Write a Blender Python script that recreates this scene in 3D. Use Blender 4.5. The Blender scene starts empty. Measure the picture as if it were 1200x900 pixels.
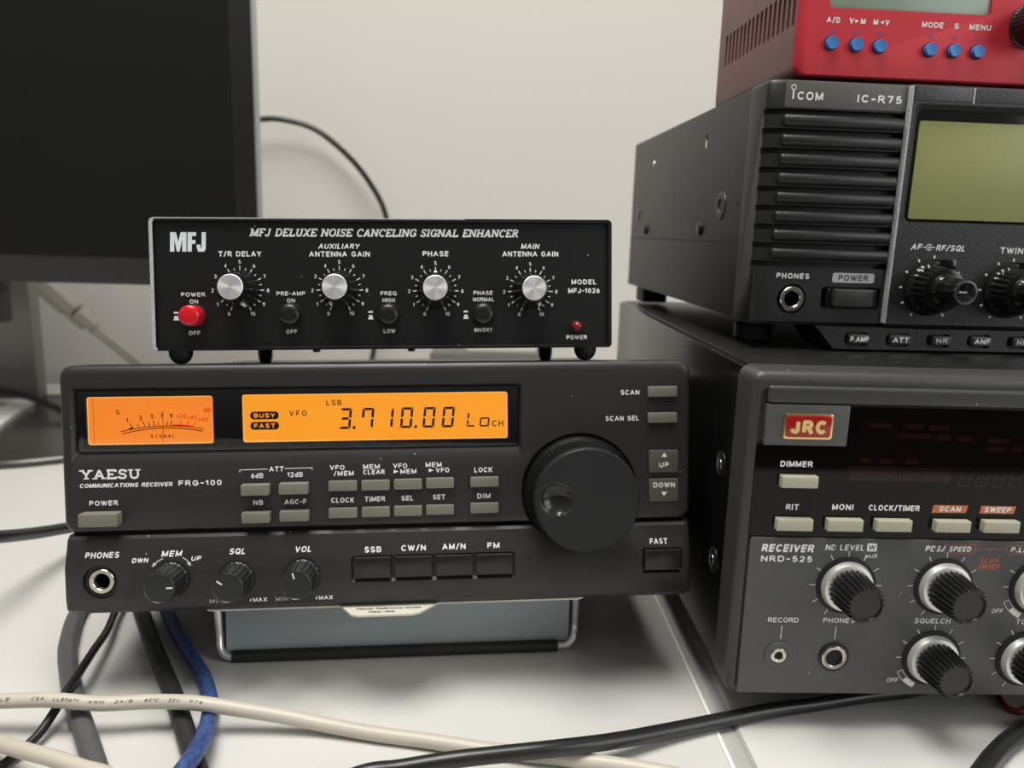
import bpy, bmesh, math, random
from mathutils import Matrix, Vector
random.seed(7)
C = bpy.context.scene.collection
SC = bpy.context.scene
PI = math.pi

# ------------------------------------------------------------------ camera
def rotm(yaw=0.0, tilt=0.0, roll=0.0):
    return Matrix.Rotation(yaw, 3, 'Z') @ Matrix.Rotation(tilt, 3, 'X') @ Matrix.Rotation(roll, 3, 'Y')
cam_d = bpy.data.cameras.new('camera'); cam = bpy.data.objects.new('camera', cam_d); C.objects.link(cam)
yaw, pitch, roll = 0.03418, 0.19247, 0.02967
fwd = Vector((math.sin(yaw) * math.cos(pitch), math.cos(yaw) * math.cos(pitch), -math.sin(pitch)))
rgt = Vector((math.cos(yaw), -math.sin(yaw), 0)); upv = rgt.cross(fwd)
c_, s_ = math.cos(roll), math.sin(roll)
r2 = c_ * rgt + s_ * upv; u2 = -s_ * rgt + c_ * upv
cam.matrix_world = Matrix.Translation((-0.09032, -0.25407, 0.17861)) @ Matrix((r2, u2, -fwd)).transposed().to_4x4()
cam_d.sensor_width = 36.0; cam_d.sensor_fit = 'HORIZONTAL'
cam_d.lens = 902.29 * 36.0 / 1200.0
cam_d.clip_start = 0.01; cam_d.clip_end = 50
cam_d.dof.use_dof = True; cam_d.dof.focus_distance = 0.285; cam_d.dof.aperture_fstop = 11
SC.camera = cam

# ------------------------------------------------------------------ world, lamps, exposure
SC.view_settings.view_transform = 'Standard'; SC.view_settings.look = 'None'
SC.view_settings.gamma = 1.0; SC.view_settings.exposure = 0.0; SC.view_settings.use_curve_mapping = False
w = bpy.data.worlds.new('room_light'); SC.world = w; w.use_nodes = True
wn = w.node_tree.nodes; wl = w.node_tree.links
bg = wn['Background']; tc = wn.new('ShaderNodeTexCoord'); sx = wn.new('ShaderNodeSeparateXYZ'); cr = wn.new('ShaderNodeValToRGB')
mr = wn.new('ShaderNodeMapRange'); mr.inputs[1].default_value = -1; mr.inputs[2].default_value = 1
wl.new(tc.outputs['Generated'], sx.inputs[0]); wl.new(sx.outputs['Z'], mr.inputs[0]); wl.new(mr.outputs[0], cr.inputs[0])
e = cr.color_ramp.elements
e[0].position = 0.0; e[0].color = (0.06, 0.057, 0.054, 1); e[1].position = 1.0; e[1].color = (1, 0.97, 0.93, 1)
e2 = e.new(0.45); e2.color = (0.12, 0.115, 0.11, 1); e3 = e.new(0.62); e3.color = (0.42, 0.41, 0.39, 1)
wl.new(cr.outputs[0], bg.inputs[0]); bg.inputs[1].default_value = 0.36

def area(name, loc, target, size, size_y, power, col):
    l = bpy.data.lights.new(name, 'AREA'); l.shape = 'RECTANGLE'; l.size = size; l.size_y = size_y; l.energy = power; l.color = col
    o = bpy.data.objects.new(name, l); C.objects.link(o); o.location = loc
    d = Vector(target) - Vector(loc); o.rotation_euler = d.to_track_quat('-Z', 'Y').to_euler(); return o
area('window_daylight', (1.35, -0.85, 0.72), (0.0, 0.1, 0.1), 0.9, 1.25, 10.5, (0.97, 0.99, 1.0))
area('ceiling_lamp', (-0.24, -0.12, 1.5), (-0.1, 0.1, 0.0), 0.8, 0.8, 29.0, (1.0, 0.975, 0.93))

# ------------------------------------------------------------------ materials
def mat(name, col, rough=0.5, metal=0.0, grain=0.0, gscale=2500, var=0.0, vscale=60, dust=0.0, spec=0.5, emit=None, estr=1.0, aniso=0.0):
    m = bpy.data.materials.new(name); m.use_nodes = True; nt = m.node_tree; N = nt.nodes; L = nt.links
    b = N['Principled BSDF']
    b.inputs['Base Color'].default_value = (*col, 1); b.inputs['Roughness'].default_value = rough; b.inputs['Metallic'].default_value = metal
    b.inputs['Specular IOR Level'].default_value = spec
    t = N.new('ShaderNodeTexCoord'); src = None
    if var > 0:
        n = N.new('ShaderNodeTexNoise'); n.inputs['Scale'].default_value = vscale; n.inputs['Detail'].default_value = 4
        L.new(t.outputs['Object'], n.inputs['Vector'])
        mx = N.new('ShaderNodeMix'); mx.data_type = 'RGBA'
        mx.inputs[6].default_value = (*[c * (1 - var) for c in col], 1); mx.inputs[7].default_value = (*[min(1, c * (1 + var)) for c in col], 1)
        L.new(n.outputs['Fac'], mx.inputs[0]); src = mx.outputs[2]
    if dust > 0:
        vo = N.new('ShaderNodeTexVoronoi'); vo.inputs['Scale'].default_value = 230
        L.new(t.outputs['Object'], vo.inputs['Vector'])
        lt = N.new('ShaderNodeMath'); lt.operation = 'LESS_THAN'; lt.inputs[1].default_value = 0.06
        sp = N.new('ShaderNodeSeparateColor'); gt = N.new('ShaderNodeMath'); gt.operation = 'GREATER_THAN'; gt.inputs[1].default_value = 1 - dust
        mu = N.new('ShaderNodeMath'); mu.operation = 'MULTIPLY'
        L.new(vo.outputs['Distance'], lt.inputs[0]); L.new(vo.outputs['Color'], sp.inputs[0]); L.new(sp.outputs[0], gt.inputs[0])
        L.new(lt.outputs[0], mu.inputs[0]); L.new(gt.outputs[0], mu.inputs[1])
        m2 = N.new('ShaderNodeMix'); m2.data_type = 'RGBA'; m2.inputs[7].default_value = (0.45, 0.44, 0.42, 1)
        if src: L.new(src, m2.inputs[6])
        else: m2.inputs[6].default_value = (*col, 1)
        L.new(mu.outputs[0], m2.inputs[0]); src = m2.outputs[2]
    if src: L.new(src, b.inputs['Base Color'])
    if grain > 0:
        n2 = N.new('ShaderNodeTexNoise'); n2.inputs['Scale'].default_value = gscale; n2.inputs['Detail'].default_value = 2
        L.new(t.outputs['Object'], n2.inputs['Vector'])
        bp = N.new('ShaderNodeBump'); bp.inputs['Strength'].default_value = grain; bp.inputs['Distance'].default_value = 0.0002
        L.new(n2.outputs['Fac'], bp.inputs['Height']); L.new(bp.outputs[0], b.inputs['Normal'])
    if emit:
        b.inputs['Emission Color'].default_value = (*emit, 1); b.inputs['Emission Strength'].default_value = estr
    if aniso:
        b.inputs['Anisotropic'].default_value = aniso
        tg = N.new('ShaderNodeTangent'); tg.direction_type = 'RADIAL'; tg.axis = 'Y'; L.new(tg.outputs[0], b.inputs['Tangent'])
    return m
def glass(name):
    m = bpy.data.materials.new(name); m.use_nodes = True; nt = m.node_tree; N = nt.nodes; L = nt.links
    N.remove(N['Principled BSDF']); out = N['Material Output']
    tr = N.new('ShaderNodeBsdfTransparent'); gl = N.new('ShaderNodeBsdfGlossy'); gl.inputs['Roughness'].default_value = 0.03
    fr = N.new('ShaderNodeFresnel'); fr.inputs[0].default_value = 1.45; mx = N.new('ShaderNodeMixShader')
    L.new(fr.outputs[0], mx.inputs[0]); L.new(tr.outputs[0], mx.inputs[1]); L.new(gl.outputs[0], mx.inputs[2]); L.new(mx.outputs[0], out.inputs[0])
    return m
M = dict(
    wall=mat('painted_wall', (0.61, 0.59, 0.55), 0.9, grain=0.12, gscale=700, var=0.02, vscale=4),
    floor=mat('floor_laminate', (0.25, 0.2, 0.15), 0.6, var=0.2, vscale=8),
    desk=mat('white_desk_laminate', (0.60, 0.59, 0.56), 0.38, grain=0.1, gscale=900, var=0.03, vscale=30, dust=0.0),
    desk_leg=mat('desk_leg_steel', (0.3, 0.3, 0.3), 0.4, 0.8),
    strip=mat('seam_strip_grey', (0.50, 0.49, 0.46), 0.35, 0.2, var=0.1, vscale=90),
    charcoal=mat('charcoal_plastic', (0.024, 0.0232, 0.0225), 0.38, grain=0.25, var=0.08, vscale=300, dust=0.14),
    charcoal_low=mat('charcoal_plastic_lower', (0.026, 0.0252, 0.0245), 0.38, grain=0.25, var=0.08, vscale=300, dust=0.08),
    gap=mat('black_gap', (0.004, 0.004, 0.004), 0.7, var=0.1),
    black=mat('black_plastic', (0.010, 0.010, 0.010), 0.32, grain=0.08, var=0.1),
    gloss=mat('black_gloss_plastic', (0.008, 0.008, 0.008), 0.12, var=0.1),
    rubber=mat('black_rubber', (0.012, 0.012, 0.012), 0.55, grain=0.15, var=0.15, vscale=200),
    steel_black=mat('black_painted_steel', (0.007, 0.007, 0.0073), 0.38, grain=0.1, var=0.1, vscale=100, dust=0.05),
    worn=mat('worn_steel_edge', (0.62, 0.63, 0.64), 0.4, 0.35, grain=0.3, gscale=1500, var=0.35, vscale=700),
    winframe=mat('window_mask_navy', (0.010, 0.010, 0.016), 0.14, var=0.1),
    amber_meter=mat('meter_backlight', (0.3, 0.1, 0.01), 0.5, emit=(0.96, 0.25, 0.024), estr=0.92),
    amber_lcd=mat('lcd_backlight', (0.3, 0.1, 0.01), 0.5, emit=(1.0, 0.36, 0.020), estr=0.92),
    amber_edge=mat('backlight_edge', (0.3, 0.1, 0.01), 0.5, emit=(1.0, 0.55, 0.14), estr=0.95),
    lcd_ink=mat('lcd_segment', (0.028, 0.008, 0.002), 0.6, var=0.1),
    meter_ink=mat('meter_scale_ink', (0.10, 0.022, 0.004), 0.6, var=0.1),
    meter_red=mat('meter_red_ink', (0.5, 0.018, 0.006), 0.6, var=0.1, emit=(0.60, 0.012, 0.006), estr=0.9),
    pane=glass('clear_pane'),
    print_w=mat('white_print', (0.86, 0.86, 0.85), 0.5, var=0.05, vscale=500),
    print_dim=mat('faded_print', (0.36, 0.36, 0.35), 0.5, var=0.2, vscale=800),
    print_logo=mat('pale_blue_white_print', (0.74, 0.82, 0.84), 0.5, var=0.04),
    print_dark=mat('dark_print', (0.035, 0.035, 0.035), 0.6, var=0.1),
    print_orange=mat('orange_print', (0.62, 0.15, 0.06), 0.5, var=0.05),
    print_orange_pill=mat('orange_pill_print', (0.55, 0.17, 0.06), 0.5, var=0.05),
    print_blue=mat('blue_print', (0.14, 0.10, 0.30), 0.5, var=0.05),
    olive=mat('olive_grey_button', (0.19, 0.184, 0.150), 0.42, var=0.05, vscale=400),
    updown=mat('brown_grey_button', (0.100, 0.094, 0.076), 0.45, var=0.05, vscale=400),
    cream_btn=mat('cream_grey_button', (0.45, 0.44, 0.33), 0.4, var=0.04, vscale=400),
    blackbtn=mat('black_key', (0.014, 0.0135, 0.013), 0.25, var=0.1),
    nickel=mat('nickel', (0.72, 0.67, 0.58), 0.22, 1.0, var=0.05),
    chrome=mat('chrome_wire', (0.88, 0.89, 0.91), 0.2, 0.75, var=0.02),
    alu=mat('brushed_aluminium', (0.86, 0.86, 0.85), 0.42, 0.75, aniso=0.8, var=0.02),
    silver_ring=mat('silver_ring', (0.84, 0.83, 0.80), 0.40, 0.7, var=0.04),
    knob=mat('black_knob', (0.012, 0.012, 0.012), 0.28, var=0.1, dust=0.05),
    tip=mat('knob_tip', (0.06, 0.062, 0.066), 0.25, 0.3, var=0.1),
    knob_face=mat('dark_knob_face', (0.018, 0.019, 0.020), 0.30, grain=0.05, var=0.1, dust=0.06),
    tune=mat('tuning_knob_rubber', (0.045, 0.047, 0.048), 0.34, var=0.08, dust=0.06),
    dimple=mat('polished_finger_dimple', (0.03, 0.03, 0.03), 0.16, spec=0.9, var=0.08),
    tune_rib=mat('tuning_knob_side', (0.014, 0.014, 0.0145), 0.42, var=0.1),
    redbtn=mat('red_button', (0.62, 0.012, 0.022), 0.18, var=0.03),
    led=mat('red_led', (0.22, 0.010, 0.010), 0.12, var=0.03),
    sheet=mat('blue_grey_infill', (0.36, 0.42, 0.44), 0.35, var=0.05, vscale=120),
    paper=mat('cream_card', (0.62, 0.59, 0.50), 0.6, var=0.06, vscale=250),
    ic_plastic=mat('ic_black_plastic', (0.016, 0.0162, 0.0165), 0.40, grain=0.6, gscale=1800, var=0.1, vscale=400, dust=0.06),
    ic_case=mat('ic_case_paint', (0.026, 0.0258, 0.0245), 0.46, grain=0.1, var=0.06, vscale=80),
    ic_head=mat('ic_header_strip', (0.105, 0.102, 0.090), 0.5, grain=0.3, gscale=1800, var=0.06, vscale=300, dust=0.1),
    ic_top=mat('ic_top_strip', (0.055, 0.057, 0.060), 0.4, grain=0.8, gscale=1500, var=0.1, vscale=300, dust=0.12),
    ic_pale=mat('pale_plastic_edge', (0.46, 0.47, 0.48), 0.4, grain=0.5, gscale=1500, var=0.6, vscale=900),  # pale blotchy grey for the step beside the speaker grille
    lcd_green=mat('unlit_green_lcd', (0.33, 0.345, 0.125), 0.38, var=0.04, vscale=20),
    lcd_grey=mat('unlit_grey_lcd', (0.30, 0.42, 0.33), 0.25, var=0.03, vscale=20),
    pill=mat('light_grey_label', (0.52, 0.53, 0.54), 0.5, var=0.04),
    ickey=mat('dark_grey_key', (0.045, 0.045, 0.042), 0.35, var=0.08),
    red_metal=mat('red_anodised_metal', (0.58, 0.030, 0.045), 0.52, 0.2, grain=0.04, var=0.04),
    red_side=mat('red_side_with_sheen', (0.165, 0.070, 0.066), 0.42, 0.2, grain=0.06, var=0.05),  # red metal; the wall's grazing reflection is mixed into this duller colour
    bluebtn=mat('blue_button', (0.045, 0.21, 0.58), 0.30, var=0.03),
    nrd_grey=mat('nrd_dark_grey', (0.078, 0.079, 0.081), 0.42, grain=0.3, var=0.05, vscale=400, dust=0.06),
    nrd_frame=mat('nrd_frame_grey', (0.040, 0.040, 0.039), 0.42, grain=0.3, var=0.06, vscale=300, dust=0.12),
    nrd_top=mat('nrd_top_black', (0.010, 0.010, 0.010), 0.33, grain=0.35, gscale=900, var=0.1, dust=0.3),
    nrd_side=mat('nrd_side_black', (0.005, 0.005, 0.005), 0.22, var=0.1),
    nrd_glass=mat('nrd_smoked_window', (0.004, 0.002, 0.002), 0.05, spec=0.28, var=0.1),
    vfd=mat('unlit_vfd', (0.014, 0.004, 0.0032), 0.05, var=0.2, vscale=300),
    gold=mat('gold_edge', (0.80, 0.56, 0.25), 0.25, 1.0, var=0.05),
    gold_flat=mat('gold_lettering', (0.86, 0.62, 0.22), 0.4, 0.2, var=0.05),
    badge=mat('red_enamel', (0.36, 0.012, 0.012), 0.15, var=0.05),
    screen=mat('monitor_screen', (0.010, 0.010, 0.010), 0.24, var=0.15, vscale=6),
    bezel=mat('monitor_bezel', (0.016, 0.016, 0.016), 0.35, var=0.05),
    silver_plastic=mat('silver_monitor_shell', (0.50, 0.50, 0.49), 0.35, 0.5, var=0.04),
    neck=mat('grey_monitor_neck', (0.30, 0.30, 0.285), 0.45, var=0.04),
    base=mat('dark_monitor_base', (0.050, 0.047, 0.043), 0.22, 0.2, var=0.05),
    white_plastic=mat('white_plastic', (0.82, 0.81, 0.76), 0.4, var=0.03),
    plug=mat('beige_plug', (0.58, 0.56, 0.50), 0.5, var=0.05),
    adapter=mat('grey_adapter', (0.13, 0.125, 0.115), 0.5, var=0.08),
    cable_black=mat('black_cable_jacket', (0.014, 0.014, 0.014), 0.30, grain=0.1, var=0.15, vscale=150),
    cable_char=mat('charcoal_cable_jacket', (0.022, 0.022, 0.022), 0.5, grain=0.2, var=0.12, vscale=150),
    cable_grey=mat('grey_cable_jacket', (0.085, 0.086, 0.088), 0.5, grain=0.2, var=0.1, vscale=150),
    cable_cream=mat('cream_cable_jacket', (0.52, 0.48, 0.40), 0.42, grain=0.1, var=0.05, vscale=60),
    cable_red=mat('red_wire_jacket', (0.20, 0.02, 0.02), 0.4, var=0.1),
)
def braid():
    m = mat('blue_braided_jacket', (0.03, 0.065, 0.2), 0.45); nt = m.node_tree; N = nt.nodes; L = nt.links; b = N['Principled BSDF']
    t = N.new('ShaderNodeTexCoord'); vo = N.new('ShaderNodeTexVoronoi'); vo.inputs['Scale'].default_value = 900
    mp = N.new('ShaderNodeMapping'); mp.inputs['Scale'].default_value = (1, 0.4, 1); mp.inputs['Rotation'].default_value = (0, 0, 0.6)
    L.new(t.outputs['Object'], mp.inputs[0]); L.new(mp.outputs[0], vo.inputs['Vector'])
    cr = N.new('ShaderNodeValToRGB'); cr.color_ramp.elements[0].color = (0.06, 0.12, 0.32, 1); cr.color_ramp.elements[1].color = (0.016, 0.034, 0.12, 1)
    L.new(vo.outputs['Distance'], cr.inputs[0]); L.new(cr.outputs[0], b.inputs['Base Color'])
    bp = N.new('ShaderNodeBump'); bp.inputs['Strength'].default_value = 0.5; bp.inputs['Distance'].default_value = 0.0003; bp.invert = True
    L.new(vo.outputs['Distance'], bp.inputs['Height']); L.new(bp.outputs[0], b.inputs['Normal']); return m
M['cable_blue'] = braid()

# ------------------------------------------------------------------ mesh helpers (millimetres in, metres out)
def rrect(x0, x1, z0, z1, r, n=5):
    r = max(0.01, min(r, (x1 - x0) / 2 - 1e-3, (z1 - z0) / 2 - 1e-3)); p = []
    for cx, cz, a in ((x1 - r, z0 + r, -PI / 2), (x1 - r, z1 - r, 0), (x0 + r, z1 - r, PI / 2), (x0 + r, z0 + r, PI)):
        for k in range(n + 1):
            t = a + PI / 2 * k / n; p.append((cx + r * math.cos(t), cz + r * math.sin(t)))
    return p
def spline(pts, step=8):
    P = [Vector(p) for p in pts]; out = []
    P = [2 * P[0] - P[1]] + P + [2 * P[-1] - P[-2]]
    for i in range(1, len(P) - 2):
        for k in range(step):
            t = k / step; a, b, c, d = P[i - 1], P[i], P[i + 1], P[i + 2]
            out.append(0.5 * ((2 * b) + (c - a) * t + (2 * a - 5 * b + 4 * c - d) * t * t + (3 * b - a - 3 * c + d) * t ** 3))
    out.append(P[-2]); return out
_fc = {}
def font_polys(s, bold):
    key = (s, round(bold, 3))
    if key in _fc: return _fc[key]
    cu = bpy.data.curves.new('t', 'FONT'); cu.body = s; cu.size = 1.0; cu.fill_mode = 'FRONT'; cu.resolution_u = 4; cu.offset = bold
    o = bpy.data.objects.new('t', cu); C.objects.link(o)
    dg = bpy.context.evaluated_depsgraph_get(); dg.update(); me = o.evaluated_get(dg).to_mesh()
    v = [(p.co.x, p.co.y) for p in me.vertices]; f = [tuple(p.vertices) for p in me.polygons]
    o.evaluated_get(dg).to_mesh_clear(); bpy.data.objects.remove(o); bpy.data.curves.remove(cu)
    _fc[key] = (v, f); return v, f
CAP = max(v[1] for v in font_polys('H', 0.0)[0])

def arc(cx, cy, rx, ry, a0, a1, n=12):
    return [(cx + rx * math.cos(math.radians(a0 + (a1 - a0) * k / n)), cy + ry * math.sin(math.radians(a0 + (a1 - a0) * k / n))) for k in range(n + 1)]
# slab-serif capitals: width, strokes, serif feet (x, y)
SLAB = {
    'M': (1.15, [[(.17, 0), (.17, 1)], [(.17, 1), (.575, .08)], [(.575, .08), (.98, 1)], [(.98, 1), (.98, 0)]], [(.17, 0), (.98, 0), (.10, 1), (1.05, 1)]),
    'F': (.85, [[(.2, 0), (.2, 1)], [(.05, .94), (.78, .94)], [(.2, .5), (.6, .5)], [(.76, .98), (.76, .74)]], [(.2, 0)]),
    'J': (.75, [[(.5, 1), (.5, .3)] + arc(.28, .3, .22, .26, 0, -170)], [(.5, 1)]),
    'D': (.98, [[(.2, 0), (.2, 1)], [(.05, .94), (.5, .94)] + arc(.5, .5, .36, .44, 90, -90) + [(.05, .06)]], []),
    'E': (.88, [[(.2, 0), (.2, 1)], [(.05, .94), (.8, .94)], [(.2, .5), (.6, .5)], [(.05, .06), (.82, .06)], [(.78, .98), (.78, .76)], [(.80, .02), (.80, .26)]], []),
    'L': (.84, [[(.2, 0), (.2, 1)], [(.05, .06), (.8, .06)], [(.77, .02), (.77, .28)]], [(.2, 1)]),
    'U': (1.0, [[(.2, 1), (.2, .35)] + arc(.5, .35, .3, .31, 180, 360) + [(.8, 1)]], [(.2, 1), (.8, 1)]),
    'X': (1.0, [[(.15, 0), (.85, 1)], [(.15, 1), (.85, 0)]], [(.15, 0), (.85, 0), (.15, 1), (.85, 1)]),
    'N': (1.05, [[(.17, 0), (.17, 1)], [(.17, 1), (.86, .03)], [(.86, 0), (.86, 1)]], [(.17, 0), (.10, 1), (.86, 1)]),
    'O': (1.0, [arc(.5, .5, .38, .46, 0, 360, 24)], []),
    'I': (.45, [[(.22, 0), (.22, 1)]], [(.22, 0), (.22, 1)]),
    'S': (.82, [arc(.40, .73, .26, .22, 40, 270, 10) + arc(.40, .27, .28, .23, 90, -140, 10), [(.68, .98), (.68, .72)], [(.11, .02), (.11, .28)]], []),
    'C': (.92, [arc(.5, .5, .37, .46, 48, 312, 18), [(.78, .98), (.78, .68)]], []),
    'G': (1.0, [arc(.5, .5, .38, .46, 48, 335, 18), [(.78, .98), (.78, .68)], [(.84, 0.08), (.84, .42)], [(.58, .42), (.95, .42)]], []),
    'A': (1.02, [[(.15, 0), (.51, .98)], [(.51, .98), (.87, 0)], [(.27, .33), (.75, .33)]], [(.15, 0), (.87, 0)]),
    'H': (1.05, [[(.2, 0), (.2, 1)], [(.85, 0), (.85, 1)], [(.2, .5), (.85, .5)]], [(.2, 0), (.2, 1), (.85, 0), (.85, 1)]),
    'R': (.98, [[(.2, 0), (.2, 1)], [(.05, .94), (.5, .94)] + arc(.5, .73, .24, .21, 90, -90, 10) + [(.2, .52)], [(.46, .5), (.80, .05), (.95, .05)]], [(.2, 0)]),
    'Y': (1.0, [[(.15, 1), (.5, .45)], [(.85, 1), (.5, .45)], [(.5, .48), (.5, 0)]], [(.15, 1), (.85, 1), (.5, 0)]),
    ' ': (.5, [], []),
}
# plain capitals and figures drawn with even strokes: width, strokes
SANS = {
    'A': (.84, [[(0, 0), (.42, 1), (.84, 0)], [(.15, .34), (.69, .34)]]),
    'B': (.70, [[(0, 0), (0, 1), (.38, 1)] + arc(.40, .76, .24, .24, 90, -90, 8) + [(0, .52)], [(0, .52), (.40, .52)] + arc(.43, .26, .27, .26, 90, -90, 8) + [(0, 0)]]),
    'C': (.76, [arc(.40, .5, .40, .5, 42, 318, 18)]),
    'D': (.76, [[(0, 0), (0, 1), (.36, 1)] + arc(.36, .5, .40, .5, 90, -90, 14) + [(0, 0)]]),
    'E': (.62, [[(.62, 1), (0, 1), (0, 0), (.62, 0)], [(0, .52), (.56, .52)]]),
    'F': (.58, [[(.58, 1), (0, 1), (0, 0)], [(0, .5), (.50, .5)]]),
    'G': (.80, [arc(.41, .5, .41, .5, 42, 345, 18) + [(.80, .46), (.46, .46)]]),
    'H': (.72, [[(0, 0), (0, 1)], [(.72, 0), (.72, 1)], [(0, .52), (.72, .52)]]),
    'I': (.02, [[(.01, 0), (.01, 1)]]),
    'J': (.52, [[(.52, 1), (.52, .27)] + arc(.26, .27, .26, .27, 0, -180, 10)]),
    'K': (.70, [[(0, 0), (0, 1)], [(.68, 1), (0, .36)], [(.24, .58), (.70, 0)]]),
    'L': (.56, [[(0, 1), (0, 0), (.56, 0)]]),
    'M': (.86, [[(0, 0), (0, 1), (.43, .05), (.86, 1), (.86, 0)]]),
    'N': (.74, [[(0, 0), (0, 1), (.74, 0), (.74, 1)]]),
    'O': (.84, [arc(.42, .5, .42, .5, 0, 360, 26)]),
    'P': (.66, [[(0, 0), (0, 1), (.38, 1)] + arc(.39, .73, .27, .27, 90, -90, 10) + [(0, .46)]]),
    'Q': (.84, [arc(.42, .5, .42, .5, 0, 360, 26), [(.50, .25), (.84, -.02)]]),
    'R': (.70, [[(0, 0), (0, 1), (.40, 1)] + arc(.41, .74, .27, .26, 90, -90, 10) + [(0, .48)], [(.40, .48), (.70, 0)]]),
    'S': (.70, [arc(.35, .74, .32, .26, 25, 270, 12) + arc(.35, .24, .35, .24, 90, -155, 12)]),
    'T': (.70, [[(0, 1), (.70, 1)], [(.35, 1), (.35, 0)]]),
    'U': (.72, [[(0, 1), (0, .34)] + arc(.36, .34, .36, .34, 180, 360, 14) + [(.72, 1)]]),
    'V': (.78, [[(0, 1), (.39, 0), (.78, 1)]]),
    'W': (1.10, [[(0, 1), (.27, 0), (.55, .96), (.83, 0), (1.10, 1)]]),
    'X': (.76, [[(0, 0), (.76, 1)], [(0, 1), (.76, 0)]]),
    'Y': (.78, [[(0, 1), (.39, .44), (.78, 1)], [(.39, .44), (.39, 0)]]),
    'Z': (.68, [[(0, 1), (.68, 1), (0, 0), (.68, 0)]]),
    '0': (.58, [arc(.29, .5, .29, .5, 0, 360, 22)]),
    '1': (.26, [[(0, .76), (.24, 1), (.24, 0)]]),
    '2': (.58, [arc(.29, .71, .29, .29, 165, -35, 12) + [(0, 0), (.58, 0)]]),
    '3': (.58, [arc(.27, .75, .26, .25, 150, -90, 10) + arc(.27, .25, .30, .26, 90, -155, 10)]),
    '4': (.60, [[(.44, 0), (.44, 1), (0, .28), (.60, .28)]]),
    '5': (.58, [[(.52, 1), (.10, 1), (.05, .52)] + arc(.28, .31, .30, .31, 125, -150, 14)]),
    '6': (.58, [arc(.29, .31, .29, .31, 0, 360, 18), [(.0, .33), (.14, .72), (.40, 1)]]),
    '7': (.56, [[(0, 1), (.56, 1), (.20, 0)]]),
    '8': (.58, [arc(.29, .75, .25, .25, 0, 360, 16), arc(.29, .26, .29, .26, 0, 360, 16)]),
    '9': (.58, [arc(.29, .69, .29, .31, 0, 360, 18), [(.58, .67), (.44, .28), (.18, 0)]]),
    'd': (.54, [arc(.27, .32, .27, .32, 0, 360, 16), [(.54, 0), (.54, 1)]]),
    '/': (.40, [[(0, -.05), (.40, 1.05)]]), '-': (.34, [[(0, .45), (.34, .45)]]), '.': (.02, [[(0, 0), (.02, .02)]]), '+': (.5, [[(0, .45), (.5, .45)], [(.25, .2), (.25, .7)]]),
    '°': (.28, [arc(.14, .84, .14, .14, 0, 360, 12)]), ' ': (.26, []),
}
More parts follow.
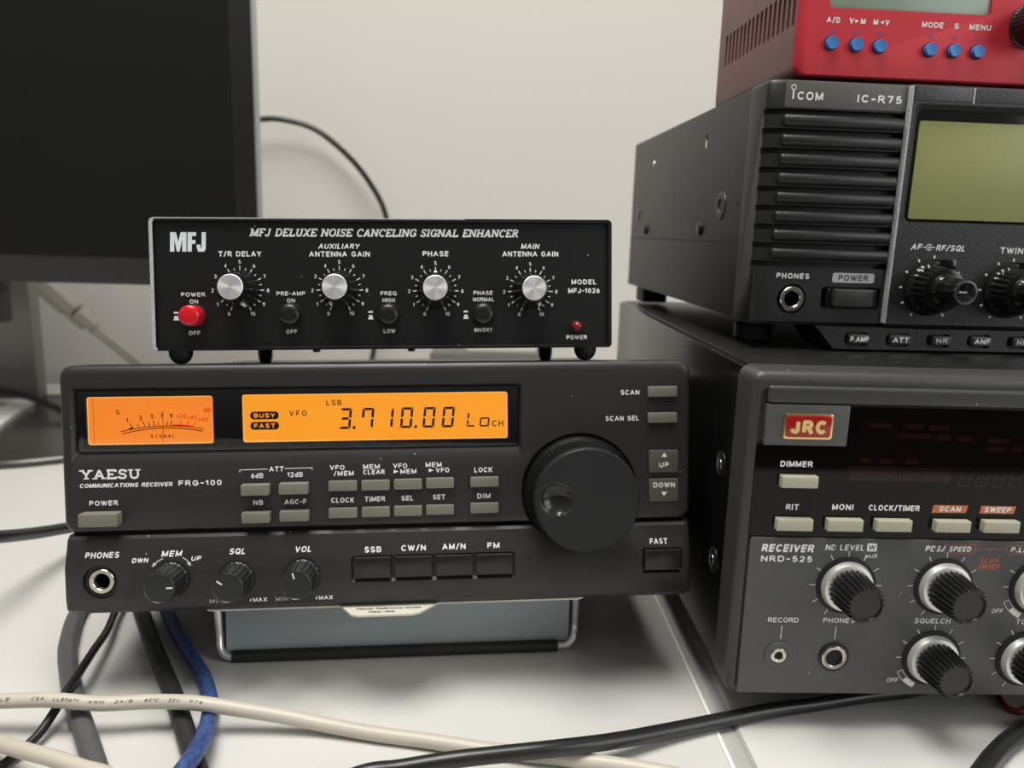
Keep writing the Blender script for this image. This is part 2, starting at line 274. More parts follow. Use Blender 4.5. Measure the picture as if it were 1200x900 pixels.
class MB:
    def __init__(s): s.v = []; s.f = []; s.m = []; s.mats = []; s.nl = 0
    def lay(s):          # each printed stroke lies a hair above the last
        s.nl += 1; return .003 * (s.nl % 9)
    def mi(s, m):
        m = M[m] if isinstance(m, str) else m
        if m not in s.mats: s.mats.append(m)
        return s.mats.index(m)
    def add(s, v, f, m):
        o = len(s.v); s.v += [tuple(p) for p in v]; i = s.mi(m)
        for q in f: s.f.append(tuple(a + o for a in q)); s.m.append(i)
    def loops(s, L, m, cap0=True, cap1=True):
        n = len(L[0]); v = [p for l in L for p in l]; f = []
        for i in range(len(L) - 1):
            for k in range(n):
                a = i * n + k; b = i * n + (k + 1) % n; f.append((a, b, b + n, a + n))
        if cap0: f.append(tuple(range(n))[::-1])
        if cap1: f.append(tuple(range((len(L) - 1) * n, len(L) * n)))
        s.add(v, f, m); return s
    def rprism(s, x0, x1, z0, z1, y0, y1, r, b, m, nb=2, n=5):
        """rounded rectangle facing -y: front at y0, back at y1, front edge bevel b"""
        L = [[(x, y1, z) for x, z in rrect(x0, x1, z0, z1, r, n)]]
        for k in range(nb + 1):
            t = PI / 2 * k / nb; i = b * (1 - math.cos(t)); y = y0 + b * (1 - math.sin(t))
            L.append([(x, y, z) for x, z in rrect(x0 + i, x1 - i, z0 + i, z1 - i, max(r - i, 0.05), n)])
        return s.loops(L, m)
    def box(s, x0, x1, y0, y1, z0, z1, m, b=0.0):
        if b <= 0:
            return s.loops([[(x0, y0, z0), (x1, y0, z0), (x1, y1, z0), (x0, y1, z0)], [(x0, y0, z1), (x1, y0, z1), (x1, y1, z1), (x0, y1, z1)]], m)
        L = []
        for z, i in ((z0, b), (z0 + b * .3, b * .3), (z0 + b, 0), (z1 - b, 0), (z1 - b * .3, b * .3), (z1, b)):
            L.append([(x, y, z) for x, y in rrect(x0 + i, x1 - i, y0 + i, y1 - i, max(b - i, 0.05), 3)])
        return s.loops(L, m)
    def poly(s, outline, y0, y1, m):
        return s.loops([[(x, y1, z) for x, z in outline], [(x, y0, z) for x, z in outline]], m)
    def flat(s, outline, y, m):
        s.add([(x, y, z) for x, z in outline], [tuple(range(len(outline)))], m); return s
    def lathe(s, cx, cz, prof, m, seg=48, rib=0, amp=0.0, ribs=(), sharp=1.0):
        L = []
        for j, (r, y) in enumerate(prof):
            l = []
            for k in range(seg):
                t = 2 * PI * k / seg; rr = r
                if rib and j in ribs: rr = r - amp * (0.5 - 0.5 * math.copysign(abs(math.cos(rib * t)) ** sharp, math.cos(rib * t)))
                l.append((cx + rr * math.sin(t), y, cz + rr * math.cos(t)))
            L.append(l)
        return s.loops(L, m)
    def ring(s, cx, cz, ro, ri, y0, y1, m, seg=40, b=0.3):
        pr = [(ro, y1), (ro, y0 + b), (ro - b, y0), (ri + b, y0), (ri, y0 + b), (ri, y1)]
        L = [[(cx + r * math.sin(2 * PI * k / seg), y, cz + r * math.cos(2 * PI * k / seg)) for k in range(seg)] for r, y in pr]
        return s.loops(L + [L[0]], m, False, False)
    def tube(s, pts, r, m, seg=12, caps=True):
        P = [Vector(p) for p in pts]; L = []; prev = None
        for i, p in enumerate(P):
            t = (P[min(i + 1, len(P) - 1)] - P[max(i - 1, 0)]).normalized()
            if prev is None:
                a = Vector((0, 0, 1)) if abs(t.z) < 0.9 else Vector((1, 0, 0)); n = (a - t * a.dot(t)).normalized()
            else: n = (prev - t * prev.dot(t)).normalized()
            prev = n; b = t.cross(n); rr = r[i] if isinstance(r, (list, tuple)) else r
            L.append([tuple(p + rr * (math.cos(2 * PI * k / seg) * n + math.sin(2 * PI * k / seg) * b)) for k in range(seg)])
        return s.loops(L, m, caps, caps)
    def seg(s, a, b, t, y, m):
        (x0, z0), (x1, z1) = a, b; d = math.hypot(x1 - x0, z1 - z0) or 1; nx, nz = -(z1 - z0) / d * t / 2, (x1 - x0) / d * t / 2
        return s.flat([(x0 + nx, z0 + nz), (x1 + nx, z1 + nz), (x1 - nx, z1 - nz), (x0 - nx, z0 - nz)], y - s.lay(), m)
    def line(s, pts, t, y, m):
        for a, b in zip(pts, pts[1:]): s.seg(a, b, t, y, m)
        return s
    def text(s, t, x, z, h, m='print_w', w=None, align='C', y=-0.06, shear=0.0, bold=0.012, fn=None):
        """z is the middle of the capitals; w stretches to a width"""
        if all(c in SANS for c in t):
            th = h * (.165 + bold * 2.2); G = h - th; W = sum(SANS[c][0] for c in t) * G + th * len(t); sp = .17 * h
            tot = W + sp * (len(t) - 1); kx = (w / tot) if w else 1.0; tot *= kx
            x0 = x - (tot / 2 if align == 'C' else (tot if align == 'R' else 0))
            def put(out):
                P = [(a + shear * (b - z), b) for a, b in out]
                e = s.lay(); P = [fn(*p) if fn else (p[0], y, p[1]) for p in P]
                s.add([(p[0], p[1] - e, p[2]) for p in P], [tuple(range(len(P)))], m)
            for c in t:
                wd, st = SANS[c]
                q = lambda p: (x0 + (th / 2 + p[0] * G) * kx, z - G / 2 + p[1] * G)
                for l in st:
                    l = [q(p) for p in l]
                    for i, (a, b) in enumerate(zip(l, l[1:])):
                        d = math.hypot(b[0] - a[0], b[1] - a[1])
                        if d < 1e-6: continue
                        ux, uz = (b[0] - a[0]) / d, (b[1] - a[1]) / d; nx, nz = -uz * th / 2, ux * th / 2; e_ = th * .08
                        if i == 0 and len(l) < 7: e_ = th * .45
                        A = (a[0] - ux * e_, a[1] - uz * e_); B = (b[0] + ux * e_, b[1] + uz * e_)
                        put([(A[0] + nx, A[1] + nz), (B[0] + nx, B[1] + nz), (B[0] - nx, B[1] - nz), (A[0] - nx, A[1] - nz)])
                    for p, c0, c1 in zip(l[1:-1], l, l[2:]):
                        v1 = (p[0] - c0[0], p[1] - c0[1]); v2 = (c1[0] - p[0], c1[1] - p[1])
                        if abs(v1[0] * v2[1] - v1[1] * v2[0]) > .35 * math.hypot(*v1) * math.hypot(*v2): put([(p[0] + th * .5 * math.cos(k * PI / 4 + .39), p[1] + th * .5 * math.sin(k * PI / 4 + .39)) for k in range(8)])
                x0 += (wd * G + th + sp) * kx
            return s
        v, f = font_polys(t, bold); k = h / CAP; xs = [p[0] for p in v]; a, b = min(xs), max(xs)
        kx = w / (b - a) if w else k * 1.0; W = (b - a) * kx
        ox = x - (W / 2 if align == 'C' else (W if align == 'R' else 0))
        P = [(ox + (p[0] - a) * kx + shear * (p[1] * k - h / 2), z + p[1] * k - h / 2) for p in v]
        s.add([fn(*p) if fn else (p[0], y, p[1]) for p in P], f, m); return s
    def slab(s, t, x0, x1, z0, z1, th, m, y=-0.06, shear=0.0, serif=0.16):
        tot = sum(SLAB[c][0] + .06 for c in t); k = (x1 - x0) / tot; h = z1 - z0; x = x0
        q = lambda px, pz: (x + px * k + shear * (pz - .5) * h, z0 + pz * h)
        for c in t:
            wd, st, fe = SLAB[c]
            for l in st: s.line([q(*p) for p in l], th, y, m)
            for fx, fz in fe:
                zz = .06 if fz == 0 else .94; s.seg(q(fx - serif, zz), q(fx + serif, zz), th * .62, y, m)
            x += (wd + .06) * k
        return s
    def build(s, name, parent=None, cut=None, smooth=32):
        me = bpy.data.meshes.new(name); me.from_pydata([(a * .001, b * .001, c * .001) for a, b, c in s.v], [], s.f)
        for m in s.mats: me.materials.append(m)
        me.polygons.foreach_set('material_index', s.m)
        bm = bmesh.new(); bm.from_mesh(me); bmesh.ops.recalc_face_normals(bm, faces=bm.faces); bm.to_mesh(me); bm.free()
        o = bpy.data.objects.new(name, me); C.objects.link(o)
        if cut:
            for cb in cut:
                co = cb.build('cutter'); md = o.modifiers.new('b', 'BOOLEAN'); md.operation = 'DIFFERENCE'; md.solver = 'EXACT'; md.object = co
                dg = bpy.context.evaluated_depsgraph_get(); dg.update(); nm = bpy.data.meshes.new_from_object(o.evaluated_get(dg))
                o.modifiers.clear(); o.data = nm; bpy.data.objects.remove(co)
            o.data.name = name
        if smooth:
            o.data.polygons.foreach_set('use_smooth', [True] * len(o.data.polygons)); o.data.set_sharp_from_angle(angle=math.radians(smooth))
        if parent: o.parent = parent
        return o
def thing(name, label, cat, mw=None, group=None):
    o = bpy.data.objects.new(name, None); o.empty_display_size = 0.02; C.objects.link(o)
    if mw is not None: o.matrix_world = mw
    o['label'] = label; o['category'] = cat
    if group: o['group'] = group
    return o
def tag(o, label, cat, group=None):
    o['label'] = label; o['category'] = cat
    if group: o['group'] = group
    return o
def frame(loc, yaw=0, tilt=0, roll=0): return Matrix.Translation(loc) @ rotm(yaw, tilt, roll).to_4x4()
def cyl_cut(cx, cz, r, y0, y1): return MB().lathe(cx, cz, [(r, y1), (r, y0)], 'gap', 32)

# ------------------------------------------------------------------ setting
DZ = -730.0
o = MB().box(-2200, 1800, 620, 660, DZ, 1700, 'wall').build('wall_back', smooth=0); o['kind'] = 'structure'
o = MB().box(-2200, 1800, -1500, 660, DZ - 40, DZ, 'floor').build('floor', smooth=0); o['kind'] = 'structure'
def desk(label, x0, x1, trim):
    t = thing('desk', label, 'desk')
    MB().box(x0, x1, -330, 600, -25, 0, 'desk', 0.6).build('desktop', t)
    for px in (x0 + 60, x1 - 60):
        for py in (-270, 540): MB().box(px - 20, px + 20, py - 20, py + 20, DZ, -25, 'desk_leg', 3).build('leg', t)
    return t
dl = desk('white desk on the left, under the radio with the orange display', -1500, -2.6, True)
MB().box(-2.6, 6.4, -330, 600, -22, -0.9, 'strip', 0.4).box(-2.6, -1.2, -330, 600, -3, -0.1, 'white_plastic').box(5.6, 6.4, -330, 600, -3, -0.35, 'strip').build('joint_strip', dl)['label'] = 'grey strip along the joint between the desks'
desk('white desk on the right, under the stacked radios', 6.5, 1200, False)

# ------------------------------------------------------------------ receiver with the amber display
FY, FT, FR_ = 0.04367, -0.13797, -0.02638
MF = frame((-0.24527, 0.01778, 0.03436), FY, FT, FR_)
F = thing('radio_receiver', 'charcoal radio receiver with glowing orange displays, tilted up on a wire stand', 'radio', MF)
MB().rprism(1.2, 236.8, 1.0, 88.0, 19, 243, 2.0, 0.5, 'steel_black').build('case', F)
W0 = MB()
L = []
for y, a in ((-1.0, (3.3, 172.0, 55.4, 84.5)), (0.0, (3.6, 171.6, 56.0, 84.2)), (2.2, (5.0, 170.3, 60.0, 83.2)), (5.0, (5.0, 170.3, 60.0, 83.2))):
    L.append([(x, y, z) for x, z in rrect(*a, 1.2, 4)])
W0.loops(L, 'charcoal')
up = MB(); L = []
for y, i, top in ((20.0, -.3, 0), (2.4, -.3, 0), (1.2, 0.0, .3), (0.5, 0.5, 1.4), (0.12, 1.1, 3.0), (0.0, 1.8, 5.0)):
    pts = rrect(0 + i, 238 - i, 30.0 + i * .5, 92.3 - i * .4, 4.2, 5)
    L.append([(x, y, z - (top if z > 80 else 0) * min(1, (z - 80) / 12.0) * .55 if z > 80 else z) for x, z in pts])
up.loops(L, 'charcoal')
cuts = [W0, cyl_cut(194.0, 41.7, 22.9, -1, 1.6)]
up.build('upper_front_panel', F, cut=cuts)
MB().box(2.0, 236.0, 3.0, 14, 27.0, 31.0, 'gap').build('panel_groove', F)
lo = MB(); L = []
prof = [(0.4, 28.6), (-1.0, 27.6), (-4.0, 17.4), (-4.0, 6.0), (-3.3, 1.6), (-.6, -.4)]
def lower_loop(x, r=0):
    return [(x, 13.5, 28.6), (x, prof[0][0] + r, 28.6)] + [(x, y + r, z) for y, z in prof[1:]] + [(x, 13.5, -0.4)]
L = [lower_loop(0.5, 2.5), lower_loop(1.1, .9), lower_loop(3.0, 0), lower_loop(235.5, 0), lower_loop(237.0, .9), lower_loop(237.8, 2.5)]
lo.loops(L, 'charcoal_low')
tray = MB().loops([[(x, -6, z) for x, z in rrect(105.4, 168.6, 8.0, 19.7, .8, 2)], [(x, -2.6, z) for x, z in rrect(106.2, 167.8, 10.3, 19.3, .6, 2)]], 'gap')
tray2 = MB().loops([[(x, -6, z) for x, z in rrect(217.6, 234.2, 8.2, 19.6, .8, 2)], [(x, -2.6, z) for x, z in rrect(218.3, 233.8, 10.4, 19.2, .6, 2)]], 'gap')
lo.build('lower_front_panel', F, cut=[tray, tray2, cyl_cut(14.0, 12.2, 6.4, -6, -2.0), cyl_cut(14.0, 12.2, 3.3, -8, 11)])
# display window
wf = MB().rprism(5.0, 170.3, 60.0, 83.2, 2.0, 4.6, 1.0, 0.2, 'winframe')
c1 = MB().loops([[(x, y, z) for x, z in rrect(8.5, 54.6, 62.6, 80.7, 1.0, 4)] for y in (0, 6)], 'gap')
c2 = MB().loops([[(x, y, z) for x, z in rrect(65.4, 166.2, 62.7, 80.9, .9, 4)] for y in (0, 6)], 'gap')
wfo = wf.build('display_window', F, cut=[c1, c2])
MB().rprism(5.2, 170.1, 60.2, 83.0, 1.2, 1.7, 1.0, 0.1, 'pane').build('clear_pane', wfo)
mt = MB().box(8.4, 54.7, 2.9, 3.6, 62.5, 80.8, 'amber_meter'); mto = mt.build('signal_meter', wfo, smooth=0)
mm = MB(); Y = 2.84
mm.line(rrect(8.75, 54.4, 62.85, 80.5, .8, 3) + [rrect(8.75, 54.4, 62.85, 80.5, .8, 3)[0]], .35, Y, 'amber_edge')
mm.seg((10.7, 63), (10.7, 80.3), .12, Y, 'meter_ink')
def mx(px, py): return (8.5 + (px - 112) / (1055 - 112) * 46.1, 80.7 - (py - 160) / (515 - 160) * 18.1)
def marc(p0, p1, pm, n=24):
    out = []
    for k in range(n + 1):
        t = k / n; x = p0[0] * (1 - t) + p1[0] * t; c = 4 * t * (1 - t); out.append(mx(x, (p0[1] * (1 - t) + p1[1] * t) - c * ((p0[1] + p1[1]) / 2 - pm)))
    return out
mm.line(marc((352, 420), (978, 408), 382), .3, Y, 'meter_ink').line(marc((365, 436), (970, 425), 397), .34, Y, 'meter_ink')
for a, b in (((425, 360), (443, 390)), ((480, 366), (493, 388)), ((520, 345), (538, 385)), ((563, 352), (573, 382)), ((600, 340), (608, 380)), ((635, 352), (640, 378)), ((705, 350), (700, 380)), ((737, 340), (726, 380))):
    mm.seg(mx(*a), mx(*b), .3, Y, 'meter_ink')
for a, b in (((812, 345), (803, 374)), ((870, 348), (853, 378)), ((920, 355), (897, 385))): mm.seg(mx(*a), mx(*b), .3, Y, 'meter_red')
mm.line([mx(742, 378), mx(800, 379), mx(850, 384), mx(897, 391)], .75, Y, 'meter_red').line([mx(418, 398), mx(450, 394)], .5, Y, 'meter_ink')
for t, x, y_, h, m in (('S', 337, 275, 1.75, 'meter_ink'), ('1', 405, 335, 1.8, 'meter_ink'), ('3', 505, 318, 1.8, 'meter_ink'), ('5', 593, 309, 1.8, 'meter_ink'), ('7', 664, 306, 1.8, 'meter_ink'), ('9', 737, 307, 1.8, 'meter_ink'),
                    ('+20', 812, 312, 1.6, 'meter_red'), ('+40', 893, 321, 1.6, 'meter_red'), ('+60', 975, 336, 1.6, 'meter_red'), ('dB', 1006, 268, 1.7, 'meter_red')):
    mm.text(t, *mx(x, y_), h, m, y=Y, bold=0.0)
for i, ch in enumerate('SIGNAL'): mm.text(ch, *mx(588 + i * 32.5, 457), 1.3, 'meter_ink', y=Y, bold=0.01)
mm.build('meter_scale', wfo, smooth=0)
MB().tube([(mx(670, 515)[0], 2.5, 62.8), (mx(677, 268)[0], 2.5, 75.3)], .09, 'meter_ink', 6).build('meter_needle', wfo)
MB().box(65.3, 166.3, 2.9, 3.6, 62.6, 81.0, 'amber_lcd').build('lcd_screen', wfo, smooth=0)
lc = MB()
ro = rrect(65.65, 165.95, 62.95, 80.65, .7, 3); lc.line(ro + [ro[0]], .3, Y, 'amber_edge')
SEGS = {'3': 'abgcd', '7': 'abcf', '1': 'bc', '0': 'abcdef', 'L': 'def', 'o': 'cdeg'}
def digit(ch, xr, z0, z1, wd=5.4, t=.9):
    h = z1 - z0; sl = .11; x1 = xr - sl * h; x0 = xr - wd
    X = lambda x, z: (x + sl * (z - z0), z)
    g = .18; zm = (z0 + z1) / 2
    hs = {'a': z1, 'g': zm, 'd': z0}
    for k in SEGS[ch]:
        if k in hs:
            z = hs[k]; a, b, c = (z, z - t, -1) if k == 'a' else ((z + t, z, 1) if k == 'd' else (z + t / 2, z - t / 2, 0))
            i0 = t * .9; lc.flat([X(x0 + g + (0 if k == 'a' else i0), a), X(x1 - g - (0 if k == 'a' else i0), a), X(x1 - g - (i0 if k == 'a' else (0 if k == 'd' else i0)), b), X(x0 + g + (i0 if k == 'a' else (0 if k == 'd' else i0)), b)], Y, 'lcd_ink')
        else:
            xo, xi = (x1, x1 - t * 1.05) if k in 'bc' else (x0, x0 + t * 1.05)
            za, zb = (zm + g, z1 - g) if k in 'bf' else (z0 + g, zm - g)
            e1 = .5 if k in 'bf' else 0; e0 = .5 if k in 'ce' else 0
            lc.flat([X(xo, za), X(xo, zb), X(xi, zb - (t if k in 'bf' else .3)), X(xi, za + (t if k in 'ce' else .3))], Y, 'lcd_ink')
for ch, xr in (('3', 106.5), ('7', 115.0), ('1', 122.5), ('0', 129.9), ('0', 138.5), ('0', 145.9)): digit(ch, xr, 67.2, 75.2)
for x in (107.1, 130.6): lc.flat([(x - .6, 67.1), (x + .45, 67.1), (x + .55, 68.2), (x - .5, 68.2)], Y, 'lcd_ink')
digit('L', 154.4, 67.3, 73.1, 4.2, .65)
for a, b in (((155.5, 67.6), (158.4, 67.6)), ((158.6, 67.5), (159.0, 70.6)), ((156.0, 70.6), (158.9, 70.6)), ((155.5, 67.7), (155.9, 70.6))): lc.seg(a, b, .6, Y, 'lcd_ink')
for s_, xs, zc, h in (('LSB', (97.4, 99.5, 101.7), 77.4, 2.1), ('VFO', (83.6, 86.0, 88.4), 73.5, 2.1), ('CH', (161.1, 163.6), 68.5, 2.4)):
    for ch, x in zip(s_, xs): lc.text(ch, x, zc, h, 'lcd_ink', y=Y, bold=0.0)
for s_, zc in (('BUSY', 72.85), ('FAST', 68.9)):
    lc.flat(rrect(68.1, 78.8, zc - 1.5, zc + 1.5, 1.4, 6), Y, 'lcd_ink'); lc.text(s_, 73.45, zc, 1.75, 'amber_lcd', w=8.0, y=Y - .04, bold=0.02)
lc.build('lcd_segments', wfo, smooth=0)
# push buttons
def fbtn(x0, x1, z0, z1, m='olive', y0=-2.6, name='push_button', par=None, r=.5, b=.45):
    MB().rprism(x0 - .35, x1 + .35, z0 - .35, z1 + .35, -0.05, .3, r, .02, 'gap').rprism(x0, x1, z0, z1, y0, .5, r, b, m).build(name, par or F)
for a in ((65.4, 75.8, 32.7, 36.9), (79.4, 90.2, 33.0, 37.1), (65.4, 75.8, 43.2, 47.4), (79.4, 90.2, 43.3, 47.6)): fbtn(*a, y0=-3.4)
for a in ((97.5, 108.3, 43.9, 47.8), (109.9, 120.6, 43.9, 47.8), (122.2, 132.9, 44.0, 48.0), (134.4, 145.1, 44.2, 48.2), (97.4, 108.2, 33.5, 37.4), (109.8, 120.5, 33.6, 37.5), (122.1, 132.8, 33.7, 37.6), (134.3, 145.0, 33.9, 37.7),
          (151.4, 162.4, 44.3, 48.2), (151.3, 162.3, 34.1, 38.1), (220.9, 232.4, 78.3, 82.4), (220.9, 232.4, 68.1, 72.1)): fbtn(*a, y0=-1.6, b=.3)
fbtn(7.0, 21.0, 33.0, 38.0, y0=-4.6, name='power_button')
fbtn(221.4, 233.0, 48.5, 57.3, 'updown', -1.2, 'up_button', b=.3); fbtn(221.5, 233.1, 37.0, 46.1, 'updown', -1.2, 'down_button', b=.3)
for a in ((106.9, 120.9), (122.3, 136.4), (137.8, 151.9), (153.2, 167.2)): MB().rprism(a[0], a[1], 11.0, 18.9, -5.0, -2.0, .5, .35, 'blackbtn').build('mode_button', F)
MB().rprism(218.8, 233.4, 10.9, 18.8, -5.2, -2.0, .5, .35, 'blackbtn').build('fast_button', F)
# lettering
t = MB(); h = 1.95
yl = -0.06
t.slab('YAESU', 6.4, 28.4, 50.2, 53.6, .78, 'print_w', yl, serif=.22)
for dx in (.0, .12): t.text('COMMUNICATIONS RECEIVER', 22.9 + dx, 47.75, 1.6, w=33.4, shear=.2, bold=.015)
t.text('FRG-100', 49.8, 48.0, 2.1, w=16.0, bold=.03)
for s_, x, z, wd in (('POWER', 14.5, 41.1, 10.4), ('6dB', 70.9, 50.3, 4.6), ('12dB', 85.0, 50.4, 5.8), ('NB', 71.0, 40.0, 3.7), ('AGC-F', 84.9, 40.0, 8.2), ('ATT', 78.1, 52.7, 5.4), ('CLOCK', 102.6, 40.2, 8.6), ('TIMER', 114.8, 40.4, 7.8), ('SEL', 127.2, 40.4, 4.7), ('SET', 139.3, 40.6, 4.7),
                   ('LOCK', 156.5, 50.8, 7.0), ('DIM', 156.6, 40.6, 5.2), ('SCAN', 214.0, 80.1, 7.4), ('SCAN SEL', 211.0, 70.0, 13.4)): t.text(s_, x, z, h, w=wd, bold=.02)
for s_, x, z, wd in (('VFO', 98.0, 52.8, 5.6), ('/MEM', 99.4, 50.5, 7.6), ('MEM', 110.5, 52.9, 6.4), ('CLEAR', 110.5, 50.8, 8.2), ('VFO', 121.9, 53.0, 5.4), ('MEM', 124.6, 50.8, 6.2), ('MEM', 134.3, 53.2, 6.2), ('VFO', 138.2, 51.0, 5.2)): t.text(s_, x, z, 1.85, w=wd, align='L', bold=.02)
for x, z in ((122.1, 50.8), (135.5, 51.0)): t.flat([(x, z - .75), (x + 1.9, z), (x, z + .75)], yl, 'print_w')
t.line([(64.5, 51.6), (64.5, 52.6), (74.9, 52.7)], .25, yl, 'print_w').line([(81.2, 52.8), (91.4, 52.9), (91.4, 51.9)], .25, yl, 'print_w')
t.build('printed_lettering', F, smooth=0)
t = MB()
def lowy(z): return (-1.0 - 3.0 * (27.6 - z) / 10.2 if z > 17.4 else -4.0) - .07
def lt(s_, x, z, hh, wd, m='print_w', shear=0.0): t.text(s_, x, z, hh, m, w=wd, bold=.02, shear=shear, fn=lambda px, pz: (px, lowy(pz), pz))
for s_, x, z, wd, sh in (('PHONES', 14.5, 22.1, 12.2, .1), ('MEM', 39.6, 22.0, 7.4, .2), ('SQL', 63.6, 22.2, 6.0, .2), ('VOL', 88.0, 22.3, 6.2, .2), ('SSB', 114.0, 21.5, 6.4, 0), ('CW/N', 129.4, 21.7, 9.4, 0), ('AM/N', 144.8, 21.8, 9.0, 0), ('FM', 160.0, 21.8, 4.8, 0), ('FAST', 224.8, 21.7, 7.0, 0)): lt(s_, x, z, 2.15, wd, 'print_w', sh)
for s_, x, z, wd in (('DWN', 28.3, 19.9, 5.8), ('UP', 48.6, 20.1, 3.6)): lt(s_, x, z, 1.7, wd, 'print_w', .2)
for x0 in (71.8, 96.2): lt('MAX', x0, 3.9, 1.6, 5.2); t.flat([(x0 - 4.0, 3.2), (x0 - 3.3, 3.4), (x0 - 3.1, 4.4), (x0 - 3.6, 4.3)], -4.0, 'print_w')
for x0 in (55.6, 79.9): lt('MIN', x0, 3.9, 1.6, 4.8, 'print_dim')
for p in ([(36.6, 20.5), (34.6, 19.4), (33.0, 17.9)], [(43.8, 20.6), (45.3, 19.6), (46.3, 18.0)]): t.line(p, .35, -3.6, 'print_w')
t.flat([(32.5, 17.2), (34.4, 18.4), (33.3, 19.1)], -3.95, 'print_w').flat([(46.9, 17.2), (45.2, 18.6), (46.6, 19.0)], -3.95, 'print_w')
t.build('lower_lettering', F, smooth=0)
t = MB(); t.flat([(226.2, 54.6), (228.6, 54.6), (227.4, 56.4)], -1.26, 'print_w').text('UP', 227.3, 51.6, 2.0, w=4.0, y=-1.26, bold=.02)
t.text('DOWN', 227.4, 43.6, 2.0, w=8.6, y=-1.26, bold=.02).flat([(226.2, 40.9), (228.7, 40.9), (227.4, 39.2)], -1.26, 'print_w'); t.build('arrow_lettering', F, smooth=0)
# jack, knobs
jk = MB().ring(14.0, 12.2, 4.7, 2.9, -3.2, 1.0, 'nickel').ring(14.0, 12.2, 6.3, 4.9, -2.6, 0.0, 'charcoal_low').ring(14.0, 12.2, 3.1, 2.75, -2.0, 10, 'black')
jk.build('headphone_jack', F)
def fknob(x, z, mark, mlabel):
    k = MB().lathe(x, z, [(6.9, -3.6), (6.9, -4.1)], 'gap', 40)
    k.lathe(x, z, [(6.3, -4.0), (6.3, -4.6), (6.05, -5), (5.75, -15.2), (5.5, -15.8), (5.2, -16.0), (5.0, -15.8), (0.2, -15.8)], 'knob_face', 120, rib=20, amp=.35, ribs=(2, 3))
    o = k.build('control_knob', F)
    a = math.radians(mark); d = (math.sin(a), math.cos(a))
    MB().seg((x + d[0] * 2.4, z + d[1] * 2.4), (x + d[0] * 4.7, z + d[1] * 4.7), .55, -15.9, 'print_w').build('pointer_mark', o, smooth=0)
fknob(39.5, 12.9, 88, ''); fknob(63.4, 12.3, -55, ''); fknob(87.6, 12.6, -15, '')
tk = MB(); cx, cz = 194.1, 41.6
tk.lathe(194.0, 41.7, [(22.75, 1.58), (22.75, 1.3), (20, 1.3)], 'gap', 64)
tk.lathe(cx, cz, [(21.6, 1.2), (21.7, -1.0), (21.4, -2.2), (20.6, -3.4), (20.3, -4.2), (19.6, -15.5)], 'tune_rib', 540, rib=90, amp=.35, ribs=(4, 5))
seg = 120; rings = []
for r, y in ((19.7, -15.5), (19.75, -16.4), (19.5, -17.6), (18.9, -18.3)): rings.append([(cx + r * math.sin(2 * PI * k / seg), y, cz + r * math.cos(2 * PI * k / seg)) for k in range(seg)])
dx, dz, dr, dd = -11.3, 1.0, 6.3, 2.6
R_ = (dr * dr + dd * dd) / (2 * dd)
for j in range(1, 38):
    r = 18.9 * (1 - j / 38.0); l = []
    for k in range(seg):
        x = r * math.sin(2 * PI * k / seg); z = r * math.cos(2 * PI * k / seg); q = math.hypot(x - dx, z - dz); y = -18.3
        if q < dr: y += math.sqrt(R_ * R_ - q * q) - (R_ - dd)
        elif q < dr + .5: y -= .18 * math.sin(PI * (q - dr) / .5)
        l.append((cx + x, y, cz + z))
    rings.append(l)
tk.loops(rings, 'tune', False, True)
DIM = (cx + dx, cz + dz, dr)
for q_, f_ in enumerate(tk.f):
    c0 = [sum(tk.v[i][a] for i in f_) / len(f_) for a in (0, 1, 2)]
    if c0[1] < -14 and math.hypot(c0[0] - DIM[0], c0[2] - DIM[1]) < dr - .2: tk.m[q_] = tk.mi('dimple'); tk.build('tuning_knob', F, smooth=40)
# feet, stand, guide card
zf = lambda y: None
MFi = MF.inverted()
def down(x, y, zt):        # local z of the desk under a local point
    p0 = MF @ Vector((x * .001, y * .001, 0)); ax = MF.to_3x3() @ Vector((0, 0, 1)); return -p0.z / ax.z * 1000
for x in (25, 213):
    zb = down(x, 222, 0) + .9
    MB().loops([[(x + r * math.cos(a * PI / 12), 222 + r * math.sin(a * PI / 12), z) for a in range(24)] for r, z in ((7, 1.4), (7, zb + .5), (6.4, zb))], 'rubber').build('rear_foot', F)
st = F
def deskpt(xm, ym, z=0.0): return tuple(c * 1000 for c in (MFi @ Vector((xm * .001, ym * .001, z * .001))))
bl = deskpt(-197.3, 41.5, 2.6); br = deskpt(-51.5, 54.3, 2.6)
wire = [(45.8, 30, 2.0), (45.8, 29, -3)] + [tuple(v) for v in spline([(45.9, 28.4, -6), (46.6, bl[1] + 2.0, bl[2] + 9), (47.4, bl[1] + .6, bl[2] + 3.2), (50.2, bl[1] - .1, bl[2] + .4), (54, bl[1], bl[2])], 6)]
wire2 = [(197.2, 30, 2.0), (197.2, 29, -3)] + [tuple(v) for v in spline([(197.2, 28.4, -6), (197.4, br[1] + 2.0, br[2] + 9), (196.4, br[1] + .6, br[2] + 3.2), (193.6, br[1] - .1, br[2] + .4), (190, br[1], br[2])], 6)]
sw = MB().tube(wire + wire2[::-1], 1.55, 'chrome', 14).build('wire_stand', F)
sl0 = Vector(bl) + (Vector(br) - Vector(bl)) * .028; sl1 = Vector(bl) + (Vector(br) - Vector(bl)) * .965
MB().tube([tuple(sl0), tuple(sl0 + (sl1 - sl0) * .002), tuple(sl0 + (sl1 - sl0) * .998), tuple(sl1)], [2.2, 2.55, 2.55, 2.2], 'rubber', 18).build('rubber_sleeve', sw)
